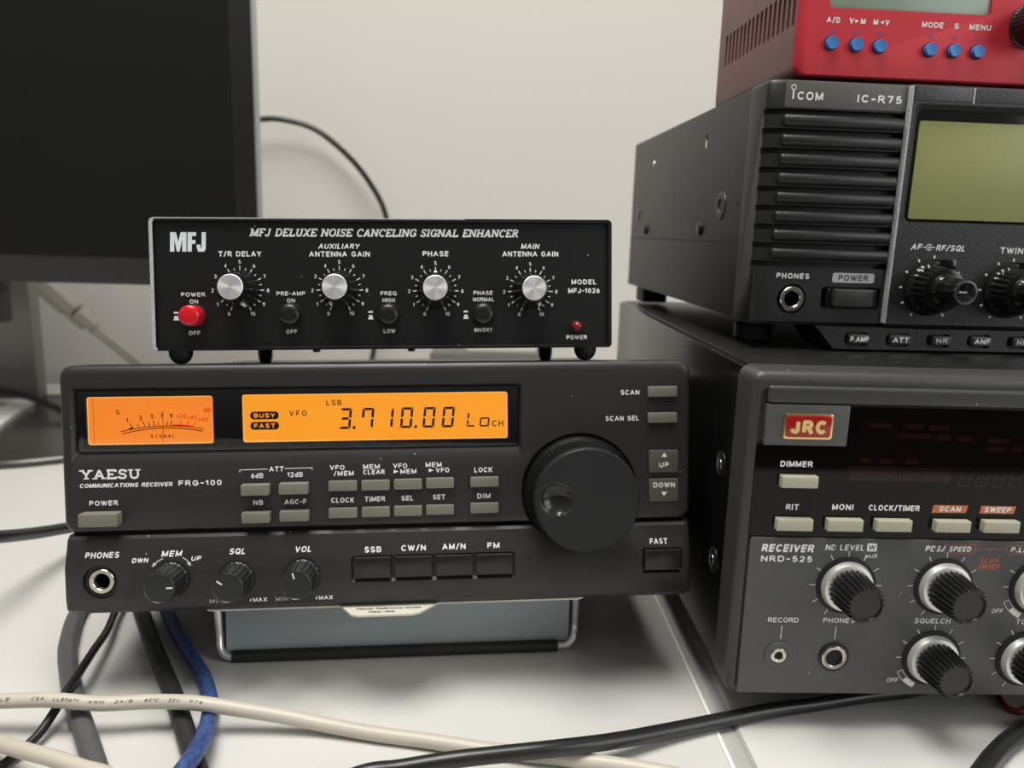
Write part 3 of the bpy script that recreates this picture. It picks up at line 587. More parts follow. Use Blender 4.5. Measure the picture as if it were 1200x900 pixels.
MB().loops([[(48.6, 31.6, -2.2), (195.0, 31.6, -2.2), (195.0, 31.0, -2.2), (48.6, 31.0, -2.2)], [(49.4, bl[1] + 2.9, bl[2] + 1.4), (194.4, br[1] + 2.9, br[2] + 1.4), (194.4, br[1] + 2.3, br[2] + 1.2), (49.4, bl[1] + 2.3, bl[2] + 1.2)]], 'sheet').build('stand_infill', sw, smooth=0)['label'] = 'flat blue-grey area inside the wire stand'  # thin blue-grey piece spanning the legs, from the radio down to the bar
gc = MB(); out = [(60, 24), (60, 6), (50, 4), (51, 0.0), (53.5, -.7), (101, -.7), (106.5, -11.0), (109, -12.2), (129, -12.2), (132, -10.5), (138.5, -.7), (193, -.7), (195.5, 0.6), (196, 4), (186, 6), (186, 24)]
gc.loops([[(x, y, -1.3) for x, y in out], [(x, y, -0.6) for x, y in out]], 'paper')
gc.text('Handy Reference Guide', 120.0, -5.3, 1.9, 'print_dark', w=24, shear=.2, bold=.02, fn=lambda x, z: (x, z, -0.54)); gc.text('FRG-100', 117.5, -9.0, 1.9, 'print_dark', w=9.5, shear=.2, bold=.02, fn=lambda x, z: (x, z, -0.54))
go = gc.build('guide_card', None, smooth=0); go.matrix_world = MF; tag(go, 'cream reference guide card with a printed tab sticking out under the tilted receiver', 'card')

# ------------------------------------------------------------------ noise canceller box
FM4 = MF @ frame((0.03054, 0.00956, 0.09234 + 0.0053), 0.00982)
E_ = thing('noise_canceller', 'small black box with four silver-capped knobs, standing on the tilted receiver', 'radio accessory', FM4)
case = MB()
L = []
for y in (0.0, 150.0): L.append([(x, y, z) for x, z in rrect(0, 178.6, 0, 50.8, 1.6, 3)])
ins = []
for y in (150.0, 0.0): ins.append([(x, y, z) for x, z in rrect(1.3, 177.3, 1.1, 49.6, .6, 3)])
rim = MB().loops(L + ins + [L[0]], 'steel_black', False, False); rim.build('case', E_)
ed = MB(); oo = rrect(0, 178.6, 0, 50.8, 1.6, 3); ii = rrect(1.3, 177.3, 1.1, 49.6, .6, 3)
nn = len(oo)
def edge_cond(p, q): return (p[0] < 4 or p[1] > 49.0) and p[0] < 110
for k in range(nn):
    j = (k + 1) % nn
    wear = (oo[k][0] < 5 and oo[j][0] < 5)
    ed.add([(oo[k][0], -.05, oo[k][1]), (oo[j][0], -.05, oo[j][1]), (ii[j][0], -.05, ii[j][1]), (ii[k][0], -.05, ii[k][1])], [(0, 1, 2, 3)], 'worn' if wear else 'steel_black')
ed.box(1.5, 120, -.12, 2, 50.45, 50.86, 'worn').box(-.06, .35, -.1, 3, 2, 49, 'worn'); eo = ed.build('worn_edge', E_, smooth=0); eo['label'] = 'scuffed silver edge'
MB().box(1.4, 177.2, 1.4, 4, 1.2, 49.5, 'steel_black').build('front_panel', E_, smooth=0)
t = MB(); py = 1.34
for x0, x1, pg in ((7.1, 13.2, ((0, 0), (0, 1), (.36, 1), (.5, .5), (.64, 1), (1, 1), (1, 0), (.74, 0), (.74, .62), (.58, 0), (.42, 0), (.26, .62), (.26, 0))),
                   (13.6, 16.8, ((0, 0), (0, 1), (1, 1), (1, .8), (.5, .8), (.5, .6), (.92, .6), (.92, .4), (.5, .4), (.5, 0))),
                   (17.0, 20.4, ((0, .22), (0, .36), (.42, .36), (.42, .2), (.54, .2), (.54, 1), (1, 1), (1, .16), (.84, 0), (.16, 0)))):
    t.flat([(x0 + a * (x1 - x0) + .25 * b, 38.0 + 7.4 * b) for a, b in pg], py, 'print_logo')
t.slab('MFJ DELUXE NOISE CANCELING SIGNAL ENHANCER', 37.4, 141.6, 44.0, 46.9, .62, 'print_w', py, shear=.25, serif=.22)
for s_, x, z, hh, wd, sh in (('T/R DELAY', 33.2, 37.2, 2.1, 16.2, 0), ('AUXILIARY', 71.0, 40.2, 2.0, 15.8, .22), ('ANTENNA GAIN', 71.1, 37.2, 2.1, 23.4, 0), ('PHASE', 108.4, 37.4, 2.1, 10.2, 0), ('MAIN', 146.0, 40.4, 2.1, 7.2, .22), ('ANTENNA GAIN', 146.0, 37.4, 2.1, 22.4, 0),
                   ('MODEL', 167.6, 26.3, 2.0, 10.2, 0), ('MFJ-1026', 167.6, 22.8, 2.0, 12.8, 0), ('POWER', 164.6, 4.1, 1.7, 8.4, 0)): t.text(s_, x, z, hh, w=wd, y=py, shear=sh, bold=.02)
for s_, x, z, wd in (('POWER', 15.2, 21.6, 9.0), ('ON', 15.4, 18.9, 3.2), ('OFF', 15.3, 6.8, 4.4), ('PRE-AMP', 52.1, 21.9, 11.0), ('ON', 52.1, 19.2, 3.1), ('OFF', 52.1, 7.1, 4.2), ('FREQ', 89.8, 21.9, 6.2), ('HIGH', 89.8, 19.2, 4.8), ('LOW', 89.9, 7.1, 4.6), ('PHASE', 127.0, 22.0, 7.6), ('NORMAL', 127.2, 19.4, 8.4), ('INVERT', 127.0, 7.3, 7.2)):
    t.text(s_, x, z, 1.6, 'print_w', w=wd, y=py, bold=.01)
for x in (8.6, 82.7, 120.1):
    t.flat([(x - 1.0, 14.3), (x + 1.0, 14.3), (x + .7, 15.0), (x - .7, 15.0)], py, 'print_w').flat([(x - 1.1, 11.7), (x + 1.1, 11.7), (x + 1.0, 12.2), (x + .8, 12.2), (x + .7, 13.4), (x - .7, 13.4), (x - .8, 12.2), (x - 1.0, 12.2)], py, 'print_w')
dials = ((33.0, 23.6), (70.9, 23.6), (108.3, 23.2), (145.9, 22.9))
for cx, cz in dials:
    for k in range(21):
        a = math.radians(-154.5 + 309.0 * k / 20); d = (math.sin(a), math.cos(a)); r1 = 9.0 if k % 2 == 0 else 8.3
        t.seg((cx + d[0] * 7.6, cz + d[1] * 7.6), (cx + d[0] * r1, cz + d[1] * r1), .36, py, 'print_w')
        if k % 2 == 0: t.text(str(k // 2), cx + d[0] * 10.5, cz + d[1] * 10.5, 1.45, y=py, bold=.0)
t.build('printed_lettering', E_, smooth=0)
for (cx, cz), a in zip(dials, (160, 206, 0, 151)):
    k = MB().lathe(cx, cz, [(7.4, 1.2), (7.35, -.5), (6.95, -2.0), (6.3, -3.6), (5.8, -6.0), (5.5, -11.8), (5.2, -12.7), (4.7, -12.9)], 'gloss', 64); ko = k.build('control_knob', E_)
    MB().lathe(cx, cz, [(4.7, -12.6), (4.65, -13.1), (4.4, -13.3), (.05, -13.3)], 'alu', 64).build('knob_cap', ko)['label'] = 'brushed silver cap'
    ar = math.radians(a); d = (math.sin(ar), math.cos(ar)); n_ = (d[1], -d[0])
    P = lambda r, s, y: (cx + d[0] * r + n_[0] * s, y, cz + d[1] * r + n_[1] * s)
    MB().loops([[P(6.0, -.6, -5.0), P(6.0, .6, -5.0), P(6.6, .6, -1.2), P(6.6, -.6, -1.2)], [P(6.45, -.6, -5.2), P(6.45, .6, -5.2), P(7.3, .6, -.9), P(7.3, -.6, -.9)]], 'print_w').build('pointer_mark', ko, smooth=0)
for cx, cz, m, nm in ((15.6, 13.3, 'redbtn', 'power_button'), (51.9, 13.7, 'black', 'push_button'), (89.8, 13.5, 'black', 'push_button'), (127.0, 13.6, 'black', 'push_button')):
    ln = -6.8 if m == 'redbtn' else -2.8
    b = MB().lathe(cx, cz, [(4.5, 1.5), (4.5, .9), (4.2, .6), (3.9, 1.4)], 'gap', 36).lathe(cx, cz, [(4.0, 1.4), (4.0, ln + 1.6), (3.7, ln + .7), (3.0, ln + .15), (1.8, ln), (.05, ln)], m, 40)
    o = b.build(nm, E_)
    if m == 'redbtn': o['label'] = 'red button'
MB().lathe(164.4, 8.4, [(2.4, 1.4), (2.4, .6), (2.1, .4)], 'gap', 24).lathe(164.4, 8.4, [(2.0, 1.2), (2.0, -1.0), (1.6, -2.0), (.9, -2.6), (.05, -2.75)], 'led', 28).build('power_led', E_)
for x, y, pr in [(x, 4.9, ((4.5, .6), (4.5, -.8), (4.2, -2.3), (3.5, -3.7), (2.3, -4.8), (.8, -5.2))) for x in (8.8, 168.6)] + [(x, 132, ((4.0, .6), (4.0, -3.0), (3.7, -6.0), (3.0, -8.2), (1.4, -9.55))) for x in (12.0, 168.6)]:
    MB().loops([[(x + r * math.cos(a * PI / 12), y + r * math.sin(a * PI / 12), z) for a in range(24)] for r, z in pr], 'rubber').build('foot', E_)
for x in (60.4, 98.1): MB().loops([[(x + r * math.cos(a * PI / 8), 8 + r * math.sin(a * PI / 8), z) for a in range(16)] for r, z in ((1.5, .4), (1.5, -.6), (1.0, -1.1))], 'steel_black').build('screw', E_)

# ------------------------------------------------------------------ large receiver at the lower right
NM = frame((0, 0, 0.0144))
N_ = thing('radio_receiver', 'large grey radio receiver with red enamel badge, at the bottom of the stack', 'radio', NM)
MB().box(1.0, 329, 14, 280, 1, 120.6, 'nrd_side', 2.0).build('case', N_)
MB().box(4.0, 326, 15, 278, 119.0, 121.2, 'nrd_top', .8).build('top_cover', N_)
fb = MB().rprism(0, 330, 0, 121.2, 0, 15, 4.5, 3.2, 'nrd_frame', 3)
fb.build('front_frame', N_, cut=[MB().loops([[(x, y, z) for x, z in rrect(a, 330 - a, a, 115.5 + (3 - a), 2, 3)] for y, a in ((-1, 3.0), (1.2, 3.6))], 'nrd_frame')])
MB().rprism(5.5, 324.5, 110.2, 116.4, -1.0, 2, 1.6, 1.2, 'nrd_frame', 3).build('top_bar', N_)
wd = MB().poly([(3.4, 62.3), (326.6, 62.3), (326.6, 109.4), (34.6, 109.4), (34.6, 95.3), (3.4, 95.3)], -0.2, 2, 'nrd_glass').build('display_window', N_, smooth=0)
v = MB(); v.flat(rrect(36.5, 72.8, 83.3, 88.4, .2, 2), -.24, 'vfd')
for k in range(46): v.seg((36.9 + k * .78, 83.6), (36.9 + k * .78, 88.2), .3, -.27, 'nrd_glass')
for x0, x1, z in ((41, 50, 103), (55, 61, 103), (63, 70, 102.6), (52, 64, 99.5), (66, 71, 99.3), (73, 79, 99), (40, 44, 90.5), (47, 52, 90.4), (56, 61, 90.4), (84, 92, 98.6), (84, 91, 95.5), (93, 97, 95.4)): v.flat(rrect(x0, x1, z - .9, z + .9, .4, 2), -.24, 'vfd')
for x in (76, 82, 88, 94):
    for a, b in (((0, 0), (.5, 3)), ((.5, 3.2), (1, 6)), ((3.6, 0), (4.1, 3)), ((4.1, 3.2), (4.6, 6)), ((.3, 0), (3.4, 0)), ((.8, 3.1), (3.9, 3.1)), ((1.2, 6.1), (4.4, 6.1))): v.seg((x + a[0], 82 + a[1]), (x + b[0], 82 + b[1]), .45, -.24, 'vfd')
v.build('unlit_segments', wd, smooth=0)
pl = MB().rprism(5.4, 34.4, 95.5, 109.9, -1.0, 2, .6, .4, 'nrd_grey').build('badge_plate', N_)
bd = MB().rprism(11.5, 28.7, 97.9, 107.1, -1.7, -.9, 1.2, .5, 'gold').rprism(12.3, 27.9, 98.7, 106.3, -1.85, -1.2, .9, .2, 'badge')
bd.text('JRC', 20.2, 102.4, 4.9, 'gold_flat', w=12.6, y=-1.92, bold=.055); bd.build('enamel_badge', pl)['label'] = 'red and gold enamel badge'
MB().rprism(4.2, 325.8, 1.2, 61.8, -0.6, 2, 1.0, .4, 'nrd_grey').build('lower_panel', N_)
for a in ((12.4, 25.2, 80.8, 85.0), (12.2, 25.0, 65.1, 69.4), (30.2, 42.8, 65.2, 69.5), (47.5, 60.2, 65.4, 69.6), (68.7, 81.2, 65.5, 69.7), (86.0, 98.8, 65.6, 69.9)):
    MB().rprism(a[0], a[1], a[2], a[3], -3.0, 0, .3, .45, 'cream_btn').build('push_button', N_)
t = MB(); py = -.28
for s_, x, z, wd_ in (('DIMMER', 17.9, 88.8, 11.4), ('RIT', 18.0, 73.1, 4.6), ('MONI', 35.9, 73.4, 7.6), ('CLOCK/TIMER', 54.3, 73.4, 18.2)): t.text(s_, x, z, 2.15, w=wd_, y=py, bold=.02)
for s_, x0, x1 in (('SCAN', 67.9, 80.8), ('SWEEP', 85.1, 98.1)):
    t.flat([(x0, 71.9), (x1 - .6, 72.0), (x1, 74.8), (x0 + .4, 74.8)], py, 'print_orange_pill'); t.text(s_, (x0 + x1) / 2, 73.4, 2.0, w=(x1 - x0) * (.6 if s_ == 'SCAN' else .74), y=py - .03, shear=.12, bold=.02)
py = -.68
t.text('RECEIVER', 17.8, 57.9, 3.0, w=18.6, y=py, shear=.12, bold=.035); t.text('NRD-525', 17.7, 53.9, 2.3, w=18.6, y=py, bold=.025)
t.text('NB LEVEL', 38.3, 58.5, 2.2, w=14.0, y=py, shear=.1, bold=.01); t.flat(rrect(46.2, 49.7, 57.2, 60.2, .2, 1), py, 'print_w'); t.text('W', 47.95, 58.7, 2.0, 'print_dark', w=2.6, y=py - .03, bold=.0)
t.text('pull', 48.0, 55.6, 1.7, w=4.2, y=py, bold=.0)
t.text('PBS/', 70.9, 58.6, 2.2, w=7.0, y=py, shear=.15, bold=.02); t.text('SPEED', 79.9, 58.6, 2.0, w=8.0, y=py, shear=.15, bold=.02); t.text('P.LEVEL', 104.5, 58.7, 2.0, w=12.2, y=py, shear=.15, bold=.02)
for x0, x1 in ((74.4, 85.2), (96.8, 112)): r_ = rrect(x0, x1, 57.1, 60.2, .1, 1); t.line(r_ + [r_[0]], .2, py, 'print_orange')
t.seg((85.2, 58.8), (96.8, 58.9), .2, py, 'print_orange'); t.seg((90.9, 58.8), (90.9, 56.2), .2, py, 'print_orange')
t.text('SCAN', 91.1, 54.4, 1.9, 'print_orange', w=6.6, y=py, shear=.15, bold=.0); t.text('SWEEP', 91.3, 52.1, 1.9, 'print_orange', w=8.2, y=py, shear=.15, bold=.0)
t.text('SQUELCH', 73.6, 30.8, 2.0, w=13.2, y=py, shear=.1, bold=.0); t.text('TONE', 108.6, 30.9, 2.0, w=8.0, y=py, shear=.1, bold=.0)
t.text('OFF', 97.0, 35.0, 1.7, w=4.2, y=py, shear=.15, bold=0); t.text('OFF', 61.8, 7.0, 1.7, w=4.2, y=py, shear=.15, bold=0)
t.text('RECORD', 18.8, 30.4, 1.9, w=11.2, y=py, bold=0); t.text('PHONES', 39.2, 30.5, 1.9, w=11.6, y=py, bold=0)
t.seg((18.5, 28.1), (18.5, 23.1), .25, py, 'print_w'); t.seg((38.4, 28.2), (38.4, 23.2), .25, py, 'print_w')
nk = ((40.0, 44.2), (75.6, 44.3), (110.7, 44.4), (75.0, 16.2), (110.0, 16.2))
for i, (cx, cz) in enumerate(nk):
    for k, a in enumerate((-150, -120, -90, -60, -30, 0, 30, 60, 90, 120, 150)):
        if i == 3 and k < 2 or i == 2 and k < 2: continue
        d = (math.sin(math.radians(a)), math.cos(math.radians(a))); t.seg((cx + d[0] * 10.9, cz + d[1] * 10.9), (cx + d[0] * 13.0, cz + d[1] * 13.0), .26, py, 'print_w')
    if i in (2, 3):
        A = [math.radians(-155 + 3.5 * k) for k in range(12)]
        P_ = lambda r, a: (cx + r * math.sin(a), cz + r * math.cos(a))
        t.line([P_(13.2, a) for a in A] + [P_(11.2, a) for a in A[::-1]] + [P_(13.2, A[0])], .22, py, 'print_w')
        for k in range(6): t.flat([P_(13.0, A[k]), P_(13.0, A[k + 1]), P_(11.4, A[k + 1]), P_(11.4, A[k])], py, 'print_w')
t.build('printed_lettering', N_, smooth=0)
for cx, cz in nk:
    k = MB().lathe(cx, cz, [(10.7, -.4), (10.7, -1.2), (9.6, -1.7)], 'gap', 56); ko = k.build('control_knob', N_)
    MB().lathe(cx, cz, [(9.4, -1.5), (9.3, -2.2), (8.7, -3.9), (7.9, -4.2)], 'silver_ring', 56).build('silver_ring', ko)['label'] = 'silver ring'
    MB().lathe(cx, cz, [(7.6, -3.9), (7.6, -4.6), (6.8, -15.6), (6.5, -16.4), (5.7, -16.7), (5.4, -16.7), (5.15, -16.0), (.05, -16.0)], 'knob', 192, rib=24, amp=.95, ribs=(0, 1, 2, 3), sharp=.6).build('fluted_grip', ko)
j = MB().ring(18.3, 16.5, 5.2, 2.9, -1.2, 0, 'nrd_grey').ring(18.3, 16.5, 2.9, 1.5, -1.4, 0, 'nickel'); j.flat([(18.3 + 1.6 * math.cos(a * PI / 10), 16.5 + 1.6 * math.sin(a * PI / 10)) for a in range(20)], -.66, 'gap'); j.build('record_jack', N_)
j = MB().ring(38.7, 16.1, 5.6, 4.5, -1.3, 0, 'black').ring(38.7, 16.1, 4.6, 3.1, -1.8, 0, 'nickel'); j.flat([(38.7 + 3.2 * math.cos(a * PI / 10), 16.1 + 3.2 * math.sin(a * PI / 10)) for a in range(20)], -.66, 'gap'); j.build('headphone_jack', N_)
for z in (79.5, 40.5):
    s_ = MB()
    for r, x in ((5.2, 1.2), (5.2, .4), (4.2, .2)): pass
    s_.loops([[(x, 28.8 + r * math.cos(a * PI / 14), z + r * math.sin(a * PI / 14)) for a in range(28)] for r, x in ((5.0, 1.4), (5.0, .6), (3.4, .3))], 'black')
    s_.loops([[(x, 28.8 + r * math.cos(a * PI / 14), z + r * math.sin(a * PI / 14)) for a in range(28)] for r, x in ((2.3, .8), (2.2, .1), (1.4, -.3), (.2, -.4))], 'nickel'); s_.build('screw', N_)
for x in (30, 300):
    for y in (40, 250): MB().loops([[(x + r * math.cos(a * PI / 14), y + r * math.sin(a * PI / 14), z) for a in range(28)] for r, z in ((11, 1.5), (11, -12), (10, -14.4))], 'rubber').build('foot', N_)

# ------------------------------------------------------------------ communications receiver in the middle of the stack
IM = frame((0.01461, 0.05146, 0.14583), 0.04061, 0.00325)
I_ = thing('radio_receiver', 'black radio receiver with ribbed speaker grille and green display, mid-stack', 'radio', IM)
c_ = MB().box(.6, 240.4, 19.5, 229, .4, 93.2, 'ic_case', 1.2).box(.45, 3, 47, 228, 31.7, 32.2, 'gap').box(.45, 3, 19.5, 47, 32.4, 32.9, 'gap'); c_.build('case', I_)
def dotx(y, z, r, m, xs, nm, sy=1.0):
    b = MB(); b.loops([[(x, y + rr * sy * math.cos(a * PI / 12), z + rr * math.sin(a * PI / 12)) for a in range(24)] for rr, x in xs], m); return b.build(nm, I_)
o = dotx(46.6, 47.8, 5, 'ic_case', ((6.4, .8), (6.2, .1), (4.6, -.2), (3.2, -.1), (2.6, .9)), 'side_grommet'); 
dotx(25.7, 48.0, 1, 'gap', ((1.6, .8), (1.6, .55)), 'side_hole')
for y, z in ((73.6, 37.7), (185, 37.5)): dotx(y, z, 2, 'black', ((3.2, .8), (3.1, -.6), (2.0, -1.1), (.3, -1.2)), 'screw')
dotx(208.7, 47.2, 3, 'black', ((4.5, .8), (4.3, .2), (3.0, .1)), 'side_grommet')
dotx(174.7, 76.4, 2, 'nickel', ((1.6, .8), (1.5, .3), (.2, .2)), 'screw'); 
b = MB().loops([[(x, 74.5 + y, 78.4 + z) for y, z in rrect(-1.4, 1.4, -3.6, 3.6, 1.3, 4)] for x in (.8, .5)], 'gap'); b.loops([[(x, 74.5 + y, 77.2 + z) for y, z in rrect(-1.2, 1.2, -2.0, 2.0, 1.1, 4)] for x in (.7, .42)], 'nickel'); b.build('side_slot', I_)
# bezel: outline in plan extruded up
pl_ = [(0.3, 20), (0.3, 3.4), (0.9, 2.2), (2.4, 1.2), (6.2, .6), (55.0, .6), (55.6, -1.4), (185.4, -1.4), (186, .6), (234.8, .6), (238.6, 1.2), (240.1, 2.2), (240.7, 3.4), (240.7, 20)]
bz = MB(); L = []
for z, s_ in ((.0, 1.2), (1.4, 0), (92.0, 0), (93.2, .7), (93.8, 2.0)):
    L.append([(x + (s_ if x < 120 else -s_) * .5, y + (s_ if y < 19 else 0), z) for x, y in pl_])
bz.loops(L, 'ic_plastic')
slots = []
cuts = []
for k in range(9):
    zc = 81.9 - 7.19 * k
    cuts.append(MB().box(-.8, 54.8, -3.5, 2.6, zc - 1.35, zc + .95, 'gap').box(-.8, 1.5, -1, 9.5, zc - 1.35, zc + .95, 'gap'))
allc = MB()
for k in range(9):
    zc = 81.9 - 7.19 * k
    pts = [(-1.2, 5.0), (-1.2, -2), (54.9, -2), (54.9, 3.4), (7.2, 3.4), (4.4, 3.9), (2.4, 5.0)]
    allc.loops([[(x, y, zc - 1.25) for x, y in pts], [(x, y, zc + 1.0) for x, y in pts]], 'gap')
lcdc = MB().loops([[(x, y, z) for x, z in rrect(*a, 2.2, 4)] for y, a in ((-3, (57.0, 180.6, 40.2, 87.2)), (-1.4, (57.6, 180.0, 41.0, 86.5)), (.6, (59.6, 178.4, 42.2, 84.6)), (1.5, (59.6, 178.4, 42.2, 84.6)))], 'ic_plastic')
pwc = MB().loops([[(x, y, z) for x, z in rrect(28.9, 53.5, 7.0, 15.7, 1.2, 3)] for y in (-2, 3.2)], 'ic_plastic')
bz.build('front_bezel', I_, cut=[allc, lcdc, pwc, cyl_cut(16.8, 10.5, 6.0, -2, 2.2), cyl_cut(16.8, 10.5, 3.4, -2, 14)])
# ridges (rounded bars of the speaker grille)
g = MB()
for k in range(8):
    zc = 78.4 - 7.19 * k
    L = []
    for x, s_ in ((6.2, .3), (6.6, .85), (7.4, 1), (53.2, 1), (54.0, .8), (54.4, .3)):
        L.append([(x, .6 - 2.2 * s_ * max(0, math.sin(PI * q / 8)) ** .8, zc + 2.3 * s_ * math.cos(PI * q / 8) + .2) for q in range(9)] + [(x, 2.5, zc - 2.3 * s_ + .2), (x, 2.5, zc + 2.3 * s_ + .2)])
    g.loops(L, 'ic_plastic')
g.build('speaker_grille', I_, smooth=50)
MB().rprism(6.4, 54.8, 83.4, 93.2, .2, 2, .6, .3, 'ic_head').build('header_strip', I_)
tb = MB().rprism(56.4, 79.7, 87.6, 93.0, -1.7, 1, .4, .3, 'ic_top').rprism(80.8, 185, 87.6, 93.0, -1.7, 1, .4, .3, 'ic_top'); tb.build('top_strip', I_)
e_ = MB().loops([[(x, y, 1.8) for x, y in ((54.9, .5), (55.5, -1.45), (56.1, -1.45), (56.1, .5))], [(x, y, 93.0) for x, y in ((54.9, .5), (55.5, -1.45), (56.1, -1.45), (56.1, .5))]], 'ic_pale').box(80.0, 80.6, -1.7, 0, 87.0, 93.0, 'ic_pale'); e_.build('panel_edge', I_, smooth=0)['label'] = 'pale edge'
MB().seg((0.9, 22.6), (0.9, 22.6), .1, 0, 'ic_pale')
lc_ = MB().rprism(59.7, 178.3, 42.3, 84.5, 1.0, 2, 1.2, .1, 'gloss').build('display_frame', I_)
MB().rprism(61.2, 176.0, 43.3, 80.6, .8, 1.4, 1.0, .1, 'lcd_green').build('lcd_screen', lc_)['label'] = 'unlit green display'
t = MB()
t.ring(9.4, 90.6, 1.05, .72, .05, .3, 'print_w', b=.05); t.seg((9.4, 89.7), (9.4, 86.4), .62, .1, 'print_w')
t.text('COM', 11.0, 87.7, 3.0, w=10.2, align='L', y=.1, bold=.015); t.text('IC-R75', 43.6, 87.6, 2.9, w=18.0, y=.1, bold=.03)
t.text('PHONES', 16.5, 19.6, 2.2, w=13.6, y=.5, bold=.03)
t.flat(rrect(32.8, 50.2, 17.4, 21.3, .9, 4), .5, 'pill'); t.text('POWER', 41.5, 19.35, 2.3, 'print_dark', w=12.4, y=.46, bold=.01)
t.text('AF', 65.0, 32.4, 2.4, w=4.3, y=-1.5, shear=.2, bold=.02); t.text('RF/SQL', 79.4, 32.3, 2.4, w=12.2, y=-1.5, shear=.2, bold=.02)
t.line(arc(70.2, 32.4, 1.15, 1.15, 35, 325, 16), .3, -1.5, 'print_w').line(arc(70.3, 32.4, .4, .4, 0, 360, 12), .28, -1.5, 'print_w').seg((67.6, 32.4), (69.0, 32.4), .35, -1.5, 'print_w').seg((70.8, 32.4), (72.7, 32.4), .35, -1.5, 'print_w')
t.text('TWIN PBT', 109.8, 32.0, 2.5, w=19.5, y=-1.5, bold=.02)
for cx, cz in ((73.0, 16.1), (106.5, 15.8)):
    for k in range(11):
        a = math.radians(-148 + 29.6 * k); d = (math.sin(a), math.cos(a)); t.seg((cx + d[0] * 11.9, cz + d[1] * 11.9), (cx + d[0] * 13.1, cz + d[1] * 13.1), .75, -1.5, 'print_w')
t.build('printed_lettering', I_, smooth=0)
MB().ring(16.8, 10.5, 4.9, 3.1, -.2, 3, 'nickel').ring(16.8, 10.5, 5.9, 5.0, 1.2, 4, 'black').ring(16.8, 10.5, 3.2, 2.9, .3, 13, 'black').build('headphone_jack', I_)
MB().rprism(33.4, 49.6, 7.9, 14.9, -2.2, 3, .8, .6, 'ickey').rprism(31.2, 32.6, 7.6, 15.0, .2, 3, .5, .3, 'black').rprism(50.6, 52.0, 7.6, 15.0, .2, 3, .5, .3, 'black').build('power_button', I_)
for i, (cx, cz) in enumerate(((73.0, 16.1), (106.5, 15.8))):
    k = MB().lathe(cx, cz, [(11.0, -1.3), (10.9, -2.2), (9.8, -3.0), (9.4, -4.0), (8.9, -9.5), (8.3, -10.8), (6.6, -11.0)], 'gloss', 144, rib=24, amp=.7, ribs=(3, 4)); ko = k.build('outer_ring_knob', I_)
    MB().box(cx + .6, cx + 3.8, -10.4, -2, cz + 7.2, cz + 11.8, 'gloss', .4).build('pointer_tab', ko)
    MB().lathe(cx, cz, [(6.4, -10.8), (6.3, -11.6), (5.3, -13.0), (4.9, -22.0), (4.8, -23.2), (4.5, -23.8)], 'gloss', 96, rib=12, amp=.5, ribs=(3, 4)).lathe(cx, cz, [(4.7, -23.0), (4.5, -23.9), (3.9, -24.05), (3.6, -23.8), (.05, -23.8)], 'tip', 40).build('inner_knob', ko)
    MB().seg((cx - 3.0, cz + .2), (cx + .2, cz + .2), .7, -24.1, 'print_dim').build('pointer_mark', ko, smooth=0)
sk = MB(); o1 = [(25.0, -.2), (215.5, -.2), (214, -1.5), (207, -9.6), (34.5, -9.6), (27.5, -1.5)]
o1 = [(35.0, -9.5), (206.5, -9.5), (214.0, -.2), (27.2, -.2)]
sk.loops([[(x, 24, z) for x, z in o1], [(x, -.4, z) for x, z in o1], [(x * .995 + .6, -1.4, z * .93 - .3) for x, z in o1]], 'ic_plastic')
cb = MB()
xs = (45.2, 62.6, 80.0, 97.3, 114.5)
for x in xs: cb.loops([[(x + a, y, -4.9 + b) for a, b in rrect(-5.6, 4.9, -2.9, 2.6, 2.0, 4)] for y in (-3, .4)], 'ic_plastic')
sk.build('key_strip', I_, cut=[cb])
for x, s_, wd_ in zip(xs, ('P.AMP', 'ATT', 'NR', 'ANF', 'NB'), (7.6, 6.6, 5.0, 6.6, 4.6)):
    kb = MB().rprism(x - 3.9, x + 4.3, -6.8, -3.1, -2.6, .6, .7, .4, 'ickey'); kb.text(s_, x + .2, -4.9, 2.1, w=wd_, y=-2.66, bold=.02); kb.build('function_key', I_)
for x, y, r in ((14, 30, 8.5), (227, 30, 8.5)):
    MB().loops([[(x + q * math.cos(a * PI / 16), y + q * math.sin(a * PI / 16), z) for a in range(32)] for q, z in ((r - 1.2, .6), (r - 1.2, -2.2), (r, -3.0), (r, -9.0), (r - .8, -9.8))], 'ic_plastic').build('front_foot', I_)
for x in (4.0, 219): MB().box(x, x + 16, 196, 216, -9.3, .6, 'rubber', 1).build('rear_foot', I_)

# ------------------------------------------------------------------ red transceiver on top
RM = IM @ frame((0.01023, 0.01096, 0.097))
R_t = thing('radio_transceiver', 'red metal radio with blue buttons and vented side, on top of the stack', 'radio', RM)
sl_ = MB()
for k in range(17): sl_.loops([[(x, y, z) for y, z in rrect(4.0 + k * 4.9, 6.6 + k * 4.9, 19.2, 34.0, 1.0, 3)] for x in (-2, 12)], 'gap')
b = MB(); L = []
for y, i in ((94.5, 0), (2.6, 0)): L.append([(x, y, z) for x, z in rrect(3.0 + i, 178 - i, i, 62 - i, 4.0, 5)])
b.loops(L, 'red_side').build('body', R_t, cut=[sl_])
fp = MB(); L = []
for y, i in ((3.0, 0), (1.2, 0), (.5, .2), (0, .8)): L.append([(x, y, z) for x, z in rrect(3.0 + i, 178 - i, i, 62 - i, 4.0, 5)])
lcut = MB().loops([[(x, y, z) for x, z in rrect(14.8, 80.4, 25.4, 52, 1.6, 4)] for y in (-1, 1.6)], 'gap')
fp.loops(L, 'red_metal').build('front_panel', R_t, cut=[lcut])
MB().rprism(15.0, 80.2, 25.6, 51.8, .9, 1.5, 1.2, .1, 'lcd_grey').build('lcd_screen', R_t)
t = MB()
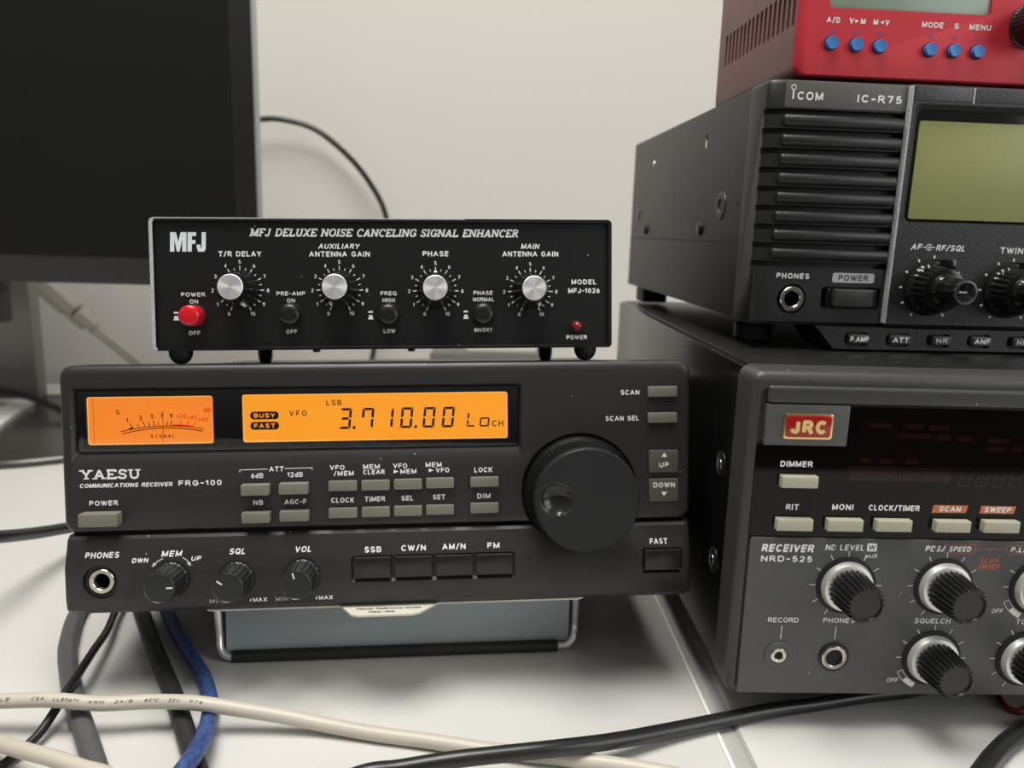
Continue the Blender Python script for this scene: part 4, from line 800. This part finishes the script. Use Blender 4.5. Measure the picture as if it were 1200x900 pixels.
for x, s_, wd_ in ((16.9, 'A/B', 5.4), (57.2, 'MODE', 8.8), (67.0, 'S', 2.0), (76.8, 'MENU', 9.0)): t.text(s_, x, 21.0, 2.1, w=wd_, bold=.02)
for x, a, b_ in ((26.6, 'V', 'M'), (36.4, 'M', 'V')):
    t.text(a, x - 2.4, 21.0, 2.1, bold=.02); t.text(b_, x + 2.3, 21.0, 2.1, bold=.02); t.flat([(x + .8, 20.3), (x + .8, 21.7), (x - .7, 21.0)] if a == 'M' else [(x - .9, 20.3), (x - .9, 21.7), (x + .6, 21.0)], -.06, 'print_w')
for x, s_ in ((16.8, 'M'), (26.7, 'F1'), (36.3, 'F2'), (56.9, 'F3'), (66.8, 'F4'), (76.6, 'F5')): t.text(s_, x, 16.7, 1.6, 'print_blue', bold=.01)
t.build('printed_lettering', R_t, smooth=0)
for x, z in ((16.9, 12.4), (26.9, 12.2), (36.4, 12.0), (57.1, 11.7), (67.0, 11.7), (76.7, 11.8)):
    MB().lathe(x, z, [(2.8, .3), (2.8, -.08)], 'gap', 28).lathe(x, z, [(2.45, .2), (2.45, -1.4), (2.2, -1.9), (1.7, -1.85), (.05, -1.8)], 'bluebtn', 28).build('push_button', R_t)['label'] = 'round blue button'
MB().lathe(97.2, 22.2, [(8.6, .4), (8.6, -.6), (8.2, -1), (7.9, -11), (7.3, -12), (.05, -12)], 'black', 120, rib=30, amp=.3, ribs=(2, 3)).build('control_knob', R_t)
for x in (14, 166):
    for y in (10, 84): MB().loops([[(x + q * math.cos(a * PI / 12), y + q * math.sin(a * PI / 12), z) for a in range(24)] for q, z in ((4, .3), (4, -2.6), (3.6, -3.1))], 'rubber').build('foot', R_t)

# ------------------------------------------------------------------ monitor behind
T_ = thing('monitor', 'dark switched-off computer monitor with a thin silver side edge, left of the wall cable', 'monitor')
MB().rprism(-850, -266.3, 132.4, 480, 357.4, 363, 3, 1.6, 'silver_plastic').rprism(-840, -285, 142, 470, 362, 396, 6, 3, 'silver_plastic').build('shell', T_)
MB().rprism(-848, -269.0, 131.2, 478, 356.8, 362, 2, .6, 'bezel').build('bezel', T_)
MB().box(-832, -285.5, 356.2, 360, 152, 465, 'screen').build('screen', T_, smooth=0)
MB().box(-640, -533.5, 505, 522, 4, 300, 'neck', 1.0).box(-620, -560, 385, 507, 250, 330, 'neck', 2).build('neck', T_)
MB().box(-600, -528, 388, 470, 86, 134, 'black', 3).build('hinge_block', T_)
bs = MB(); L = []
for z, s_ in ((0.0, 1), (4.0, 1), (5.6, .99), (6.0, .975)): L.append([(-500 + 152 * s_ * math.cos(a * PI / 40), 405 + 122 * s_ * math.sin(a * PI / 40), z) for a in range(80)])
bs.loops(L, 'base').build('base', T_)
cd = MB(); o2 = [(-640, 345), (-492, 375), (-522, 479), (-640, 482)]
cd.loops([[(x, y, 6.2) for x, y in o2], [(x, y, 9.6) for x, y in o2], [(x * .998 - .9, y, 10.2) for x, y in o2]], 'white_plastic').loops([[(x, y, 10.2) for x, y in ((-575, 430), (-532, 452), (-534, 456), (-577, 442))], [(x, y, 10.5) for x, y in ((-575, 430), (-532, 452), (-534, 456), (-577, 442))]], 'gap')
tag(cd.build('tray', smooth=0), 'flat white plastic plate lying on the dark round monitor base', 'plate')
def strip(pts, r, mt_, name, label, cat='cable', seg=14, step=8): return tag(MB().tube([tuple(p) for p in spline(pts, step)], r, mt_, seg).build(name), label, cat)
ad = thing('adapter', 'low grey box behind the small black knob box', 'adapter')
MB().box(-148, -30, 515, 560, 0, 60, 'adapter', 4).build('body', ad); MB().box(-112, -40, 517, 556, 59.6, 67, 'plug', 2).build('upper_housing', ad)
def plug_cable(dx, dy, label):
    p = thing('cable_plug', label, 'plug', None, 'plugs hanging under the monitor')
    d0 = Vector((-500 + dx, 470 + dy, 122)); d1 = Vector((-455 + dx, 470 + dy, 79)); ax = (d1 - d0).normalized()
    MB().tube([tuple(d0 + ax * q) for q in (-14, 0)], 3.4, 'plug', 10).tube([tuple(d0 + ax * q) for q in (0, 1.5, 34, 36)], [7, 9, 9, 7], 'plug', 6).tube([tuple(d0 + ax * q) for q in (38, 40, 57, 59)], [6, 7.6, 6.8, 5], 'plug', 6).tube([tuple(d0 + ax * q) for q in (35, 39)], 3.0, 'black', 8).build('plug_body', p)
    e_ = d1; MB().tube([tuple(v) for v in spline([tuple(d0 + ax * 58), tuple(d0 + ax * 66), (-436 + dx, 476 + dy, 60), (-420 + dx, 492 + dy, 38), (-400 + dx, 520 + dy, 14), (-365 + dx, 545 + dy, 2.5), (-330 + dx, 550 + dy, 2.5)], 6)], 2.2, 'plug', 8).build('cord', p); return p
plug_cable(3, 0, 'pale beige plug under the monitor, right one of two'); plug_cable(-14, 16, 'pale beige plug under the monitor, left one of two')

# ------------------------------------------------------------------ cables
wc = [(-420, 600, 240), (-380, 600, 270), (-347.2, 600, 285.8), (-334.6, 600, 288.8), (-311.5, 600, 289.5), (-276.1, 600, 280.4), (-240.6, 600, 252.9), (-216.4, 600, 222.8), (-202.9, 600, 194.6), (-199.2, 599, 160.2), (-204.9, 598, 113.8), (-214, 592, 55), (-219, 570, 14), (-212, 545, 3.2), (-190, 520, 3.0)]
strip(wc, 3.0, 'cable_black', 'cable', 'thin black cable arching across the wall beside the monitor')
strip([(-900, 540, 3.4), (-800, 500, 18), (-700, 470, 40), (-607, 480, 29), (-556, 462, 24), (-510, 448, 19.5), (-478, 430, 15.5), (-440, 405, 11), (-400, 390, 10), (-350, 380, 10), (-325, 376, 5), (-300, 372, 3.4)], 3.2, 'cable_black', 'cable', 'black cable sagging in front of the monitor stand above the white plate')
strip([(-470, -120, 3.2), (-420, -100, 12), (-360, -50, 52), (-325, 10, 62), (-315, 58, 46), (-312.5, 84, 36), (-312.9, 112.9, 26), (-311, 143.8, 17), (-300, 175, 9), (-280, 205, 3.4)], 3.0, 'cable_black', 'cable', 'black cable entering from the left edge and passing behind the tilted receiver')
strip([(-285, 130, 3.9), (-279, 100, 3.9), (-273.1, 73.6, 3.9), (-266.4, 54.9, 3.9), (-258.6, 38.1, 3.9), (-242.5, 11.7, 3.9), (-226.7, -10.7, 3.9), (-213.1, -30, 3.9), (-203.8, -43.3, 3.9), (-200, -60, 3.9), (-203, -120, 3.9)], 3.6, 'cable_grey', 'cable', 'grey cable, leftmost of those coming from under the receiver')
strip([(-262, 110, 3), (-259, 92, 4.5), (-255.6, 73.8, 6), (-249.8, 53.1, 7), (-246.3, 35.5, 8.6), (-242.9, 17.1, 9.5), (-241.7, 6.4, 9.3), (-241.4, -3.5, 6.6), (-242.6, -13.5, 3.6), (-247.1, -25.1, 1.8), (-251.3, -35.5, 1.7), (-262, -60, 1.7), (-290, -110, 1.7)], 1.6, 'cable_black', 'cable', 'thinnest black cable, crossing over the grey one')
strip([(-275, 125, 3.6), (-261, 102, 3.6), (-246.9, 78.9, 3.6), (-233.4, 56.2, 3.6), (-222.7, 39.3, 3.6), (-204.2, 10.1, 3.6), (-189.9, -14.4, 3.6), (-181.2, -29.3, 3.6), (-172.9, -42.7, 3.6), (-170, -66, 3.6), (-174, -120, 3.6)], 3.4, 'cable_char', 'cable', 'thick charcoal cable between the thin black and the blue braided ones')
strip([(-262, 122, 3.2), (-248, 100, 3.2), (-235.8, 80, 3.2), (-223.9, 60.8, 3.2), (-211.8, 43.5, 3.2), (-200.6, 27.9, 3.2), (-192.8, 13.6, 3.2), (-188.5, 2.3, 3.8), (-183.3, -16.9, 8.6), (-181.7, -31.7, 10.9), (-183.0, -42.2, 10.6), (-186, -60, 6), (-189, -120, 3.2)], 2.9, 'cable_blue', 'cable', 'blue braided cable running out from under the receiver', seg=20)
cream_pts = [(-480, 30, 2.8), (-400, 12, 2.8), (-340, 0, 6), (-300, -4.4, 10.4), (-270.7, -4.4, 11.4), (-259.0, -4.2, 11.8), (-241.1, -4.5, 12.6), (-223.4, -4.5, 11.4), (-206.3, -2.7, 11.2), (-190.8, -4.0, 11.6), (-176.0, -3.5, 9.0), (-160.9, -3.6, 6.5), (-145.5, -4.7, 4.0), (-126.7, -8.2, 2.9), (-108.3, -11.6, 2.8), (-90.3, -15.5, 2.8), (-72.6, -18.5, 2.8), (-55.2, -21.4, 2.8), (-38.2, -24.6, 2.8), (-21.8, -29.1, 2.8), (0, -37, 2.8)]
path = spline(cream_pts, 10)
cc = MB().tube([tuple(p) for p in path], 2.6, 'cable_cream', 18)
def on_cable(px, pz):
    k = min(range(len(path) - 1), key=lambda i: abs(path[i].x - px)); 
    k = k if path[k].x <= px else max(0, k - 1); a, b = path[k], path[k + 1]; q = (px - a.x) / (b.x - a.x) if abs(b.x - a.x) > 1e-6 else 0
    p = a.lerp(b, q); t_ = (b - a).normalized(); f_ = Vector((0, -.62, .78)); f_ = (f_ - t_ * f_.dot(t_)).normalized(); u_ = f_.cross(t_) * -1
    if u_.z < 0: u_ = -u_
    an = pz / 2.6; return tuple(p + 2.64 * (math.cos(an) * f_ + math.sin(an) * u_))
for s_, x0, x1 in (('TLE', -259.5, -254.0), ('CSA', -246.6, -242.2), ('LL80671', -239.2, -230.6), ('AWM', -227.4, -222.0), ('2A/B', -218.6, -212.6), ('80°C', -208.6, -203.2), ('30V', -199.8, -195.4), ('FT4', -192.2, -188.0)):
    cc.text(s_, x0, -.35, 1.15, 'print_dark', w=x1 - x0, align='L', shear=.2, bold=0.0, fn=on_cable)
tag(cc.build('cable', smooth=40), 'cream printed cable lying across the other cables and the desk', 'cable')
strip([(-460, 60, 2.8), (-400, 38, 2.8), (-330, 8.5, 2.8), (-290, -7, 3.2), (-273, -11.6, 4.6), (-260.2, -16.9, 6.4), (-248.3, -22.2, 8.2), (-236.4, -28.2, 10.0), (-225.7, -32.7, 11.0), (-214.0, -37.3, 11.0), (-202.3, -42.6, 11.0), (-199, -58, 10.8), (-203, -120, 10.8)], 2.6, 'cable_cream', 'cable', 'plain cream cable crossing the bottom left corner')
strip([(-158, -130, 3), (-154, -72, 3), (-146, -44, 3.6), (-128.8, -32, 5), (-115.2, -30.6, 6.5), (-98.6, -28.9, 8.4), (-81.7, -26.5, 8.9), (-64.4, -23.5, 8.9), (-42.9, -16.4, 6.8), (-19.3, -6, 4), (1.8, 1.7, 3), (20, 7.2, 3), (42, 12.5, 3), (61.2, 17.3, 3), (88.8, 23.6, 3), (120, 40, 3)], 2.8, 'cable_black', 'cable', 'shiny black cable crossing the desk joint and going under the large receiver')
strip([(30, -130, 3.5), (44, -85, 3.5), (55, -58, 3.5), (67.6, -39.2, 3.5), (81.1, -27, 3.5), (93.2, -16.7, 3.5), (106.2, -7.6, 3.5), (124.2, 1.7, 3.5), (160, 6, 3.5), (260, -10, 3.5)], 3.3, 'cable_black', 'cable', 'black cable curving through the bottom right corner')
strip([(125, 30, 1.3), (119, 20, 1.3), (117.5, 13, 1.4), (120.5, 10, 1.6), (124, 12.5, 1.4), (130, 9, 1.3), (142, 16, 1.3)], 1.2, 'cable_red', 'wire', 'small dark red wire at the right edge, under the large receiver')
